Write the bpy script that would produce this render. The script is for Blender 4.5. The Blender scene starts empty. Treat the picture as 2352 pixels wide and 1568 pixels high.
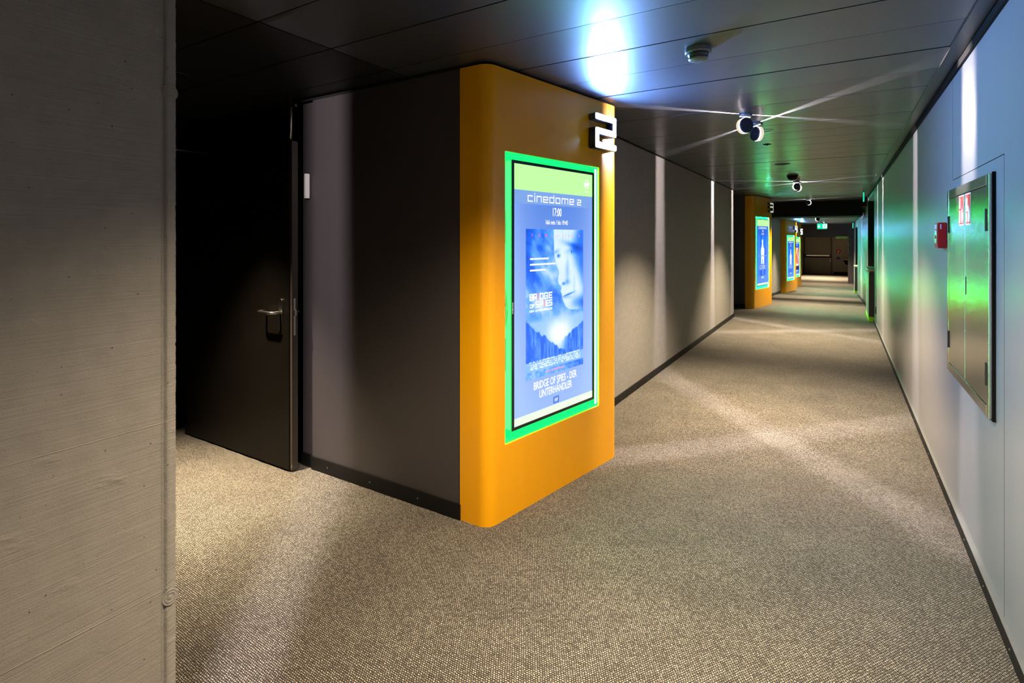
import bpy, bmesh, math, random
import numpy as np
from mathutils import Vector, Matrix

random.seed(7)
scene = bpy.context.scene
COL = scene.collection
PI = math.pi

# ------------------------------------------------------------------ camera
TH = math.atan((1928 - 1176) / 1222.0)          # corridor axis (+Y) lies right of the optical axis
cam_d = bpy.data.cameras.new('camera')
cam_d.sensor_width = 36.0
cam_d.lens = 36.0 * 1222 / 2352
cam_d.shift_y = (547 - 784) / 2352
cam_d.clip_start = 0.05
cam_d.clip_end = 200
cam = bpy.data.objects.new('camera', cam_d)
cam.location = (0, 0, 1.55)
cam.rotation_euler = (PI / 2, 0, TH)
COL.objects.link(cam)
scene.camera = cam

# ------------------------------------------------------------------ world, exposure
w = bpy.data.worlds.new('world')
w.use_nodes = True
w.node_tree.nodes['Background'].inputs[0].default_value = (0.01, 0.012, 0.016, 1)
w.node_tree.nodes['Background'].inputs[1].default_value = 1.0
scene.world = w
vs = scene.view_settings
vs.view_transform = 'Standard'
vs.look = 'None'
vs.exposure = 0.0
vs.gamma = 1.0
vs.use_curve_mapping = False
scene.cycles.use_denoising = True
scene.cycles.max_bounces = 7
scene.cycles.diffuse_bounces = 4
scene.cycles.glossy_bounces = 4
scene.cycles.sample_clamp_indirect = 4.0
scene.cycles.caustics_reflective = False
scene.cycles.caustics_refractive = False

# light strengths
P_BEAM = 370.0
P_DOWN = 1350.0
P_DOWN_NEAR = 1050.0
E_NUM = 760.0
E_LINER = 5.0
E_TUBE = 105.0
E_TUBE_FAR = 420.0
E_LINER_FAR = 44.0
E_SCREEN = 1.15


def lin(r, g, b):
    f = lambda c: (c / 255 / 12.92) if c / 255 <= 0.04045 else ((c / 255 + 0.055) / 1.055) ** 2.4
    return (f(r), f(g), f(b))


# ------------------------------------------------------------------ materials
def new_mat(name):
    m = bpy.data.materials.new(name)
    m.use_nodes = True
    nt = m.node_tree
    return m, nt, nt.nodes['Principled BSDF']


def mat(name, col, rough=0.5, metal=0.0, spec=0.5, noise=0.0, nscale=30.0, bump=0.0, coat=0.0):
    m, nt, b = new_mat(name)
    b.inputs['Base Color'].default_value = (*col, 1)
    b.inputs['Roughness'].default_value = rough
    b.inputs['Metallic'].default_value = metal
    b.inputs['Specular IOR Level'].default_value = spec
    b.inputs['Coat Weight'].default_value = coat
    b.inputs['Coat Roughness'].default_value = 0.1
    tc = nt.nodes.new('ShaderNodeTexCoord')
    n = nt.nodes.new('ShaderNodeTexNoise')
    n.inputs['Scale'].default_value = nscale
    n.inputs['Detail'].default_value = 5
    nt.links.new(tc.outputs['Object'], n.inputs['Vector'])
    mx = nt.nodes.new('ShaderNodeMix')
    mx.data_type = 'RGBA'
    mx.inputs[6].default_value = (*[c * (1 - noise) for c in col], 1)
    mx.inputs[7].default_value = (*[min(1, c * (1 + noise)) for c in col], 1)
    nt.links.new(n.outputs['Fac'], mx.inputs[0])
    nt.links.new(mx.outputs[2], b.inputs['Base Color'])
    if bump:
        bp = nt.nodes.new('ShaderNodeBump')
        bp.inputs['Strength'].default_value = bump
        bp.inputs['Distance'].default_value = 0.002
        nt.links.new(n.outputs['Fac'], bp.inputs['Height'])
        nt.links.new(bp.outputs[0], b.inputs['Normal'])
    return m


def emit(name, col, s=1.0):
    m, nt, b = new_mat(name)
    b.inputs['Base Color'].default_value = (0.02, 0.02, 0.02, 1)
    b.inputs['Emission Color'].default_value = (*col, 1)
    b.inputs['Emission Strength'].default_value = s
    b.inputs['Roughness'].default_value = 0.35
    b.inputs['Specular IOR Level'].default_value = 0.2
    return m


def M(nt, op, a, b=None, c=None):
    n = nt.nodes.new('ShaderNodeMath')
    n.operation = op
    for i, v in enumerate((a, b, c)):
        if v is None:
            continue
        if isinstance(v, (int, float)):
            n.inputs[i].default_value = v
        else:
            nt.links.new(v, n.inputs[i])
    return n.outputs[0]


def carpet_mat():
    m, nt, b = new_mat('carpet')
    geo = nt.nodes.new('ShaderNodeNewGeometry')
    mp = nt.nodes.new('ShaderNodeMapping')
    mp.inputs['Rotation'].default_value = (0, 0, math.radians(2))
    nt.links.new(geo.outputs['Position'], mp.inputs['Vector'])
    nz = nt.nodes.new('ShaderNodeTexNoise')
    nz.inputs['Scale'].default_value = 60
    nt.links.new(mp.outputs[0], nz.inputs['Vector'])
    add = nt.nodes.new('ShaderNodeMix')
    add.data_type = 'VECTOR'
    add.inputs[0].default_value = 0.008
    nt.links.new(mp.outputs[0], add.inputs[4])
    nt.links.new(nz.outputs['Color'], add.inputs[5])
    br = nt.nodes.new('ShaderNodeTexBrick')
    br.inputs['Scale'].default_value = 1.0
    br.inputs['Brick Width'].default_value = 0.0098
    br.inputs['Row Height'].default_value = 0.0078
    br.inputs['Mortar Size'].default_value = 0.0030
    br.inputs['Mortar Smooth'].default_value = 0.7
    br.inputs['Bias'].default_value = 0.0
    br.inputs['Color1'].default_value = (0.15, 0.132, 0.104, 1)
    br.inputs['Color2'].default_value = (0.45, 0.41, 0.325, 1)
    br.inputs['Mortar'].default_value = (0.018, 0.015, 0.012, 1)
    nt.links.new(add.outputs[1], br.inputs['Vector'])
    big = nt.nodes.new('ShaderNodeTexNoise')
    big.inputs['Scale'].default_value = 3.0
    big.inputs['Detail'].default_value = 6
    nt.links.new(geo.outputs['Position'], big.inputs['Vector'])
    fac = M(nt, 'MULTIPLY_ADD', big.outputs['Fac'], 0.7, 0.65)
    hs = nt.nodes.new('ShaderNodeVectorMath')
    hs.operation = 'SCALE'
    nt.links.new(br.outputs['Color'], hs.inputs[0])
    nt.links.new(fac, hs.inputs['Scale'])
    nt.links.new(hs.outputs[0], b.inputs['Base Color'])
    bp = nt.nodes.new('ShaderNodeBump')
    bp.inputs['Strength'].default_value = 0.5
    bp.inputs['Distance'].default_value = 0.002
    nt.links.new(M(nt, 'SUBTRACT', 1.0, br.outputs['Fac']), bp.inputs['Height'])
    nt.links.new(bp.outputs[0], b.inputs['Normal'])
    b.inputs['Roughness'].default_value = 0.95
    b.inputs['Specular IOR Level'].default_value = 0.1
    b.inputs['Sheen Weight'].default_value = 0.15
    return m


def concrete_mat(name, col=(0.245, 0.23, 0.208), amt=1.0):
    m, nt, b = new_mat(name)
    geo = nt.nodes.new('ShaderNodeNewGeometry')
    sep = nt.nodes.new('ShaderNodeSeparateXYZ')
    nt.links.new(geo.outputs['Position'], sep.inputs[0])
    z = sep.outputs[2]

    def noise(scale, sc=(1, 1, 1), det=6, rough=0.55):
        mp = nt.nodes.new('ShaderNodeMapping')
        mp.inputs['Scale'].default_value = sc
        nt.links.new(geo.outputs['Position'], mp.inputs['Vector'])
        n = nt.nodes.new('ShaderNodeTexNoise')
        n.inputs['Scale'].default_value = scale
        n.inputs['Detail'].default_value = det
        n.inputs['Roughness'].default_value = rough
        nt.links.new(mp.outputs[0], n.inputs['Vector'])
        return n.outputs['Fac']
    fine = noise(220)
    mid = noise(14)
    streak = noise(3.0, (1, 1, 55), 8, 0.65)          # grain of the formwork boards, runs horizontally
    # wobbling board joints
    zz = M(nt, 'ADD', z, M(nt, 'MULTIPLY', M(nt, 'SUBTRACT', mid, 0.5), 0.006))
    gate = M(nt, 'MULTIPLY_ADD', noise(9, (1, 1, .2), 4), 2.2, -0.5)
    h = None
    for j, (zj, am) in enumerate(((2.056, 0.5), (1.53, 1.0), (0.98, 1.0), (0.462, 1.0), (1.79, 0.35), (1.24, 0.4), (0.74, 0.35), (2.3, 0.3), (0.2, 0.4))):
        d = M(nt, 'ABSOLUTE', M(nt, 'SUBTRACT', zz, zj))
        l = M(nt, 'MULTIPLY', M(nt, 'SUBTRACT', 1.0, M(nt, 'MINIMUM', M(nt, 'DIVIDE', d, 0.0016), 1.0)), am)
        h = l if h is None else M(nt, 'MAXIMUM', h, l)
    h = M(nt, 'MULTIPLY', h, M(nt, 'MINIMUM', M(nt, 'MAXIMUM', gate, 0.15), 1.0))
    # pits
    vo = nt.nodes.new('ShaderNodeTexVoronoi')
    vo.inputs['Scale'].default_value = 20
    nt.links.new(geo.outputs['Position'], vo.inputs['Vector'])
    sc = nt.nodes.new('ShaderNodeSeparateColor')
    nt.links.new(vo.outputs['Color'], sc.inputs[0])
    rad = M(nt, 'MULTIPLY', M(nt, 'POWER', sc.outputs[0], 7.0), 0.11)
    pit = M(nt, 'GREATER_THAN', rad, vo.outputs['Distance'])
    vo2 = nt.nodes.new('ShaderNodeTexVoronoi')
    vo2.inputs['Scale'].default_value = 60
    nt.links.new(geo.outputs['Position'], vo2.inputs['Vector'])
    sc2 = nt.nodes.new('ShaderNodeSeparateColor')
    nt.links.new(vo2.outputs['Color'], sc2.inputs[0])
    pit2 = M(nt, 'GREATER_THAN', M(nt, 'MULTIPLY', M(nt, 'POWER', sc2.outputs[1], 7.0), 0.16), vo2.outputs['Distance'])
    pits = M(nt, 'MAXIMUM', pit, pit2)
    # shallow knots and blisters
    kn = M(nt, 'MULTIPLY', M(nt, 'MAXIMUM', M(nt, 'SUBTRACT', noise(7, (1, 1, 2.4), 4), 0.62), 0), 7.0)
    ar = M(nt, 'MAXIMUM', M(nt, 'SUBTRACT', 1.0, M(nt, 'DIVIDE', M(nt, 'ABSOLUTE', M(nt, 'SUBTRACT', sep.outputs[1], 0.839)), 0.013)), 0.0)
    ar = M(nt, 'MULTIPLY', M(nt, 'GREATER_THAN', ar, 0.15), M(nt, 'MULTIPLY', noise(130, (1, 1, 1), 5, .8), noise(60, (1, 1, .6), 3)))
    height = M(nt, 'ADD', M(nt, 'MULTIPLY', streak, 1.1), M(nt, 'MULTIPLY', fine, 0.45))
    height = M(nt, 'SUBTRACT', height, M(nt, 'MULTIPLY', ar, 9.0))
    height = M(nt, 'ADD', height, M(nt, 'MULTIPLY', h, 1.2))
    height = M(nt, 'ADD', height, kn)
    height = M(nt, 'SUBTRACT', height, M(nt, 'MULTIPLY', pits, 2.0))
    bp = nt.nodes.new('ShaderNodeBump')
    bp.inputs['Strength'].default_value = 0.55 * amt
    bp.inputs['Distance'].default_value = 0.0042
    nt.links.new(height, bp.inputs['Height'])
    nt.links.new(bp.outputs[0], b.inputs['Normal'])
    v = M(nt, 'MULTIPLY_ADD', mid, 0.35, 0.82)
    v = M(nt, 'ADD', v, M(nt, 'MULTIPLY', M(nt, 'SUBTRACT', streak, 0.5), 0.25))
    v = M(nt, 'MULTIPLY', v, M(nt, 'SUBTRACT', 1.0, M(nt, 'MULTIPLY', pits, 0.85)))
    v = M(nt, 'MULTIPLY', v, M(nt, 'MULTIPLY_ADD', h, 0.6, 1.0))  # joint ridges lightened, standing in for the light they catch
    hs = nt.nodes.new('ShaderNodeVectorMath')
    hs.operation = 'SCALE'
    hs.inputs[0].default_value = col
    nt.links.new(v, hs.inputs['Scale'])
    nt.links.new(hs.outputs[0], b.inputs['Base Color'])
    b.inputs['Roughness'].default_value = 0.62
    b.inputs['Specular IOR Level'].default_value = 0.4
    return m


def ceiling_mat():
    m, nt, b = new_mat('perforated_metal')
    geo = nt.nodes.new('ShaderNodeNewGeometry')
    mp = nt.nodes.new('ShaderNodeMapping')
    mp.inputs['Rotation'].default_value = (0, 0, math.radians(45))
    mp.inputs['Scale'].default_value = (230, 230, 230)
    nt.links.new(geo.outputs['Position'], mp.inputs['Vector'])
    fr = nt.nodes.new('ShaderNodeVectorMath')
    fr.operation = 'FRACTION'
    nt.links.new(mp.outputs[0], fr.inputs[0])
    sp = nt.nodes.new('ShaderNodeSeparateXYZ')
    nt.links.new(fr.outputs[0], sp.inputs[0])
    dx = M(nt, 'SUBTRACT', sp.outputs[0], 0.5)
    dy = M(nt, 'SUBTRACT', sp.outputs[1], 0.5)
    r = M(nt, 'SQRT', M(nt, 'ADD', M(nt, 'MULTIPLY', dx, dx), M(nt, 'MULTIPLY', dy, dy)))
    hole = M(nt, 'LESS_THAN', r, 0.27)
    nz = nt.nodes.new('ShaderNodeTexNoise')
    nz.inputs['Scale'].default_value = 2.5
    nt.links.new(geo.outputs['Position'], nz.inputs['Vector'])
    mx = nt.nodes.new('ShaderNodeMix')
    mx.data_type = 'RGBA'
    mx.inputs[6].default_value = (0.105, 0.115, 0.132, 1)
    mx.inputs[7].default_value = (0.02, 0.02, 0.02, 1)
    nt.links.new(hole, mx.inputs[0])
    nt.links.new(mx.outputs[2], b.inputs['Base Color'])
    b.inputs['Metallic'].default_value = 0.7
    b.inputs['Coat Weight'].default_value = 0.45
    b.inputs['Coat Roughness'].default_value = 0.22
    b.inputs['Coat IOR'].default_value = 1.55
    nt.links.new(M(nt, 'MULTIPLY_ADD', nz.outputs['Fac'], 0.02, 0.46), b.inputs['Roughness'])
    return m


def paint_mat(name, col, rough, vert=0.03, spec=0.5):
    # roller-painted wall: faint vertical drift and fine stipple
    m, nt, b = new_mat(name)
    geo = nt.nodes.new('ShaderNodeNewGeometry')
    mp = nt.nodes.new('ShaderNodeMapping')
    mp.inputs['Scale'].default_value = (6, 6, 0.25)
    nt.links.new(geo.outputs['Position'], mp.inputs['Vector'])
    n = nt.nodes.new('ShaderNodeTexNoise')
    n.inputs['Scale'].default_value = 2
    n.inputs['Detail'].default_value = 4
    nt.links.new(mp.outputs[0], n.inputs['Vector'])
    st = nt.nodes.new('ShaderNodeTexNoise')
    st.inputs['Scale'].default_value = 320
    st.inputs['Detail'].default_value = 2
    nt.links.new(geo.outputs['Position'], st.inputs['Vector'])
    hs = nt.nodes.new('ShaderNodeVectorMath')
    hs.operation = 'SCALE'
    hs.inputs[0].default_value = col
    nt.links.new(M(nt, 'MULTIPLY_ADD', n.outputs['Fac'], vert * 2, 1 - vert), hs.inputs['Scale'])
    nt.links.new(hs.outputs[0], b.inputs['Base Color'])
    bp = nt.nodes.new('ShaderNodeBump')
    bp.inputs['Strength'].default_value = 0.12
    bp.inputs['Distance'].default_value = 0.0006
    nt.links.new(st.outputs['Fac'], bp.inputs['Height'])
    nt.links.new(bp.outputs[0], b.inputs['Normal'])
    b.inputs['Roughness'].default_value = rough
    b.inputs['Specular IOR Level'].default_value = spec
    return m


MT = {}
MT['carpet'] = carpet_mat()
MT['concrete'] = concrete_mat('concrete')
MT['ceiling'] = ceiling_mat()
MT['lobby_ceiling_shaded'] = mat('shaded_ceiling_panel', (0.012, 0.012, 0.013), 0.42, spec=0.35, noise=0.1)  # same ceiling pans, darkened in colour for the unlit lobby
MT['wall_paint'] = paint_mat('grey_wall_paint', (0.26, 0.26, 0.265), 0.33, 0.05, 0.7)
MT['dark_paint'] = paint_mat('dark_wall_paint', (0.052, 0.046, 0.048), 0.5)
MT['orange'] = paint_mat('orange_paint', (0.80, 0.36, 0.002), 0.30, 0.04, 0.3)
for _n in MT['orange'].node_tree.nodes:
    if _n.type == 'BSDF_PRINCIPLED':
        _n.inputs['Coat Weight'].default_value = 0.15
        _n.inputs['Coat Roughness'].default_value = 0.22
MT['black'] = mat('black_matt', (0.006, 0.006, 0.006), 0.7, spec=0.12, noise=0.2)
MT['black_gloss'] = mat('black_brown_door_laminate', (0.005, 0.004, 0.003), 0.45, spec=0.15, noise=0.35, nscale=4)
MT['skirt'] = mat('black_skirting', (0.005, 0.005, 0.005), 0.5, spec=0.25, noise=0.2, nscale=12)
MT['trim'] = mat('dark_metal_trim', (0.08, 0.08, 0.085), 0.35, 0.8, noise=0.1)
MT['thin_trim'] = mat('aluminium_edge', (0.5, 0.5, 0.48), 0.35, 0.8, noise=0.1)
MT['chrome'] = mat('brushed_steel', (0.62, 0.60, 0.56), 0.25, 1.0, noise=0.05, nscale=80)
MT['cabinet'] = mat('satin_steel', (0.66, 0.67, 0.68), 0.22, 1.0, noise=0.05, nscale=300, bump=0.12)
MT['tv_side'] = mat('grey_housing', (0.10, 0.11, 0.11), 0.5, noise=0.05)
MT['bezel'] = mat('glossy_black_bezel', (0.008, 0.010, 0.014), 0.15, noise=0.1)
MT['red'] = mat('red_enamel', (0.50, 0.010, 0.012), 0.35, noise=0.08)
MT['white'] = mat('white_plastic', (0.8, 0.8, 0.78), 0.4, noise=0.03)
MT['glass_white'] = mat('pale_glass', (0.75, 0.78, 0.74), 0.12, noise=0.03, coat=0.5)
MT['sign_red'] = mat('sign_red', (0.75, 0.02, 0.012), 0.4, noise=0.04)
MT['green_kick'] = mat('lime_skirting', (0.38, 0.85, 0.01), 0.45, noise=0.05)
MT['lime'] = mat('lime_sign', (0.30, 0.52, 0.02), 0.45, noise=0.05)
MT['wood'] = mat('pale_wood_top', (0.62, 0.50, 0.36), 0.35, noise=0.12, nscale=15)
MT['desk'] = mat('dark_brown_laminate', (0.055, 0.045, 0.038), 0.4, noise=0.1)
MT['smoke'] = mat('dark_grey_plastic', (0.12, 0.13, 0.14), 0.28, noise=0.08)
MT['housing'] = mat('anthracite_housing', (0.025, 0.028, 0.040), 0.38, 0.3, noise=0.1)
MT['mount'] = mat('grey_metal_mount', (0.22, 0.24, 0.28), 0.35, 0.7, noise=0.08)
MT['blue'] = mat('blue_sign', (0.02, 0.04, 0.55), 0.4, noise=0.05)
MT['pale'] = mat('pale_lettering', (0.72, 0.78, 0.78), 0.5, noise=0.04)

MT['yellow'] = mat('yellow_label', (0.75, 0.70, 0.05), 0.4, noise=0.05)
MT['end_door'] = paint_mat('brown_grey_door', (0.27, 0.24, 0.19), 0.5)
MT['end_concrete'] = concrete_mat('end_concrete', (0.36, 0.32, 0.26))
MT['liner'] = emit('green_glow_liner', (0.002, 1.0, 0.045), E_LINER)  # recess walls: tube light falling on them put in as emission
MT['tube'] = emit('green_led_tube', (0.08, 1.0, 0.22), E_TUBE)
MT['liner_far'] = emit('green_glow_liner_bright', (0.0008, 1.0, 0.021), E_LINER_FAR)  # stronger painted-in glow on the far liners, feeding the wall reflections
MT['tube_far'] = emit('green_led_tube_bright', (0.06, 1.0, 0.90), E_TUBE_FAR)
MT['num_on'] = emit('lit_number_face', (0.20, 0.40, 1.0), E_NUM)
MT['num_far'] = emit('lit_number_face_distant', (0.16, 0.36, 1.0), 260.0)
MT['number_off'] = emit('weak_glow_number_face', (0.60, 0.64, 0.50), 0.75)  # weak emission added so the face reads pale
MT['lens'] = emit('spotlight_lens', (1.0, 0.86, 0.66), 0.85)
MT['down_lens'] = emit('downlight_lens', (1.0, 0.74, 0.42), 14.0)
MT['reflector'] = mat('downlight_reflector', (0.8, 0.74, 0.6), 0.2, 0.9, noise=0.03)
MT['s_white'] = emit('screen_white', (1, 1, 1), E_SCREEN)
MT['s_green'] = emit('screen_light_green', lin(186, 245, 158), E_SCREEN)
MT['s_pale'] = emit('screen_pale_green', lin(226, 255, 218), E_SCREEN)
MT['s_head'] = emit('screen_header_blue', lin(120, 158, 222), E_SCREEN)
MT['s_pink'] = emit('screen_pink', lin(255, 150, 170), E_SCREEN)
MT['s_red'] = emit('screen_red', lin(255, 90, 110), E_SCREEN)
MT['s_blue'] = emit('screen_blue', lin(70, 120, 215), E_SCREEN)
MT['exit_green'] = emit('lit_green_sign', (0.0, 0.80, 0.42), 1.1)
MT['exit_white'] = emit('lit_white_sign', (0.75, 1.0, 0.9), 1.5)


def screen_bg(name, top, bot):
    m, nt, b = new_mat(name)
    tc = nt.nodes.new('ShaderNodeTexCoord')
    sp = nt.nodes.new('ShaderNodeSeparateXYZ')
    nt.links.new(tc.outputs['Object'], sp.inputs[0])
    fx = M(nt, 'ABSOLUTE', M(nt, 'DIVIDE', M(nt, 'SUBTRACT', sp.outputs[0], 0.595), 0.39))
    fz = M(nt, 'DIVIDE', M(nt, 'SUBTRACT', 1.82, sp.outputs[2]), 1.3)
    f = M(nt, 'ADD', M(nt, 'MULTIPLY', fz, 0.8), M(nt, 'MULTIPLY', M(nt, 'POWER', fx, 3.0), 0.45))
    mx = nt.nodes.new('ShaderNodeMix')
    mx.data_type = 'RGBA'
    mx.inputs[6].default_value = (*top, 1)
    mx.inputs[7].default_value = (*bot, 1)
    nt.links.new(f, mx.inputs[0])
    nt.links.new(mx.outputs[2], b.inputs['Emission Color'])
    b.inputs['Emission Strength'].default_value = E_SCREEN
    b.inputs['Base Color'].default_value = (0.02, 0.02, 0.02, 1)
    b.inputs['Roughness'].default_value = 0.3
    return m


MT['s_bg'] = screen_bg('screen_blue_ground', lin(82, 128, 216), lin(156, 188, 248))
MT['s_bg_deep'] = screen_bg('screen_deep_blue_ground', lin(20, 84, 210), lin(80, 140, 235))


def art_mat():
    m, nt, b = new_mat('screen_picture')
    a = nt.nodes.new('ShaderNodeAttribute')
    a.attribute_name = 'picture'
    nt.links.new(a.outputs['Color'], b.inputs['Emission Color'])
    b.inputs['Emission Strength'].default_value = E_SCREEN
    b.inputs['Base Color'].default_value = (0.02, 0.02, 0.02, 1)
    b.inputs['Roughness'].default_value = 0.3
    return m


MT['art'] = art_mat()


# ------------------------------------------------------------------ mesh helpers
def link(name, me, m=None, parent=None, smooth=False):
    o = bpy.data.objects.new(name, me)
    COL.objects.link(o)
    if m is not None:
        for mm in (m if isinstance(m, (list, tuple)) else [m]):
            me.materials.append(MT[mm] if isinstance(mm, str) else mm)
    if parent is not None:
        o.parent = parent
    if smooth:
        for p in me.polygons:
            p.use_smooth = True
    return o


def obj(name, bm, m, parent=None, smooth=False, bevel=0.0, seg=2):
    if bevel:
        bmesh.ops.bevel(bm, geom=[e for e in bm.edges], offset=bevel, segments=seg, affect='EDGES', clamp_overlap=True)
    me = bpy.data.meshes.new(name)
    bmesh.ops.recalc_face_normals(bm, faces=bm.faces)
    bm.to_mesh(me)
    bm.free()
    return link(name, me, m, parent, smooth)


def B():
    return bmesh.new()


def box(bm, x0, x1, y0, y1, z0, z1, mi=0):
    vs_ = [bm.verts.new(p) for p in ((x0, y0, z0), (x1, y0, z0), (x1, y1, z0), (x0, y1, z0), (x0, y0, z1), (x1, y0, z1), (x1, y1, z1), (x0, y1, z1))]
    for q in ((0, 3, 2, 1), (4, 5, 6, 7), (0, 1, 5, 4), (1, 2, 6, 5), (2, 3, 7, 6), (3, 0, 4, 7)):
        f = bm.faces.new([vs_[i] for i in q])
        f.material_index = mi
    return bm


def bx(x0, x1, y0, y1, z0, z1):
    return box(B(), x0, x1, y0, y1, z0, z1)


def prism(bm, pts, z0, z1):
    lo = [bm.verts.new((x, y, z0)) for x, y in pts]
    hi = [bm.verts.new((x, y, z1)) for x, y in pts]
    n = len(pts)
    bm.faces.new(lo[::-1])
    bm.faces.new(hi)
    for i in range(n):
        bm.faces.new((lo[i], lo[(i + 1) % n], hi[(i + 1) % n], hi[i]))
    return bm


def flat(bm, pts, y=0.0, mi=0):
    # polygon in the XZ plane facing -Y
    f = bm.faces.new([bm.verts.new((x, y, z)) for x, z in pts])
    f.material_index = mi
    return bm


def rect(bm, x0, x1, z0, z1, y=0.0, mi=0):
    return flat(bm, ((x0, z0), (x1, z0), (x1, z1), (x0, z1)), y, mi)


def cyl(bm, p, axis, r, h, seg=32, r2=None, caps=True):
    axis = Vector(axis).normalized()
    rot = axis.to_track_quat('Z', 'Y').to_matrix().to_4x4()
    mt = Matrix.Translation(Vector(p)) @ rot
    bmesh.ops.create_cone(bm, cap_ends=caps, cap_tris=False, segments=seg, radius1=r, radius2=r if r2 is None else r2, depth=h, matrix=mt)
    return bm


def lathe(bm, prof, c=(0, 0, 0), seg=40, axis=(0, 0, 1)):
    rot = Vector(axis).normalized().to_track_quat('Z', 'Y').to_matrix()
    rings = []
    for r, z in prof:
        if r < 1e-6:
            rings.append([bm.verts.new(Vector(c) + rot @ Vector((0, 0, z)))])
        else:
            rings.append([bm.verts.new(Vector(c) + rot @ Vector((r * math.cos(2 * PI * i / seg), r * math.sin(2 * PI * i / seg), z))) for i in range(seg)])
    for a, b_ in zip(rings, rings[1:]):
        for i in range(seg):
            j = (i + 1) % seg
            if len(a) == 1 and len(b_) == 1:
                continue
            if len(a) == 1:
                bm.faces.new((a[0], b_[i], b_[j]))
            elif len(b_) == 1:
                bm.faces.new((a[i], a[j], b_[0]))
            else:
                bm.faces.new((a[i], a[j], b_[j], b_[i]))
    return bm


def tube(bm, pts, r, seg=10):
    pts = [Vector(p) for p in pts]
    rings = []
    for i, p in enumerate(pts):
        d = (pts[min(i + 1, len(pts) - 1)] - pts[max(i - 1, 0)]).normalized()
        q = d.to_track_quat('Z', 'Y').to_matrix()
        rings.append([bm.verts.new(p + q @ Vector((r * math.cos(2 * PI * k / seg), r * math.sin(2 * PI * k / seg), 0))) for k in range(seg)])
    for a, b_ in zip(rings, rings[1:]):
        for i in range(seg):
            bm.faces.new((a[i], a[(i + 1) % seg], b_[(i + 1) % seg], b_[i]))
    bm.faces.new(rings[0][::-1])
    bm.faces.new(rings[-1])
    return bm


def thing(name, label, cat, loc=(0, 0, 0), rotz=0.0, group=None):
    o = bpy.data.objects.new(name, None)
    o.empty_display_size = 0.1
    COL.objects.link(o)
    o.location = loc
    o.rotation_euler = (0, 0, rotz)
    o['label'] = label
    o['category'] = cat
    if group:
        o['group'] = group
    return o


def tag(o, label, cat, group=None):
    o['label'] = label
    o['category'] = cat
    if group:
        o['group'] = group
    return o


def struct(name, bm, m, **k):
    o = obj(name, bm, m, **k)
    o['kind'] = 'structure'
    return o


def text(name, s, x, z, size, m, parent, y=0.0, sx=1.0, align='CENTER'):
    c = bpy.data.curves.new(name, 'FONT')
    c.body = s
    c.size = size
    c.align_x = align
    c.resolution_u = 3
    c.offset = size * .015
    t = bpy.data.objects.new('tmp', c)
    COL.objects.link(t)
    dg = bpy.context.evaluated_depsgraph_get()
    me = bpy.data.meshes.new_from_object(t.evaluated_get(dg))
    bpy.data.objects.remove(t)
    bpy.data.curves.remove(c)
    me.materials.clear()
    me.name = name
    me.transform(Matrix.Translation((x, y, z)) @ Matrix.Rotation(PI / 2, 4, 'X') @ Matrix.Scale(sx, 4, (1, 0, 0)))
    return link(name, me, m, parent)


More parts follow.
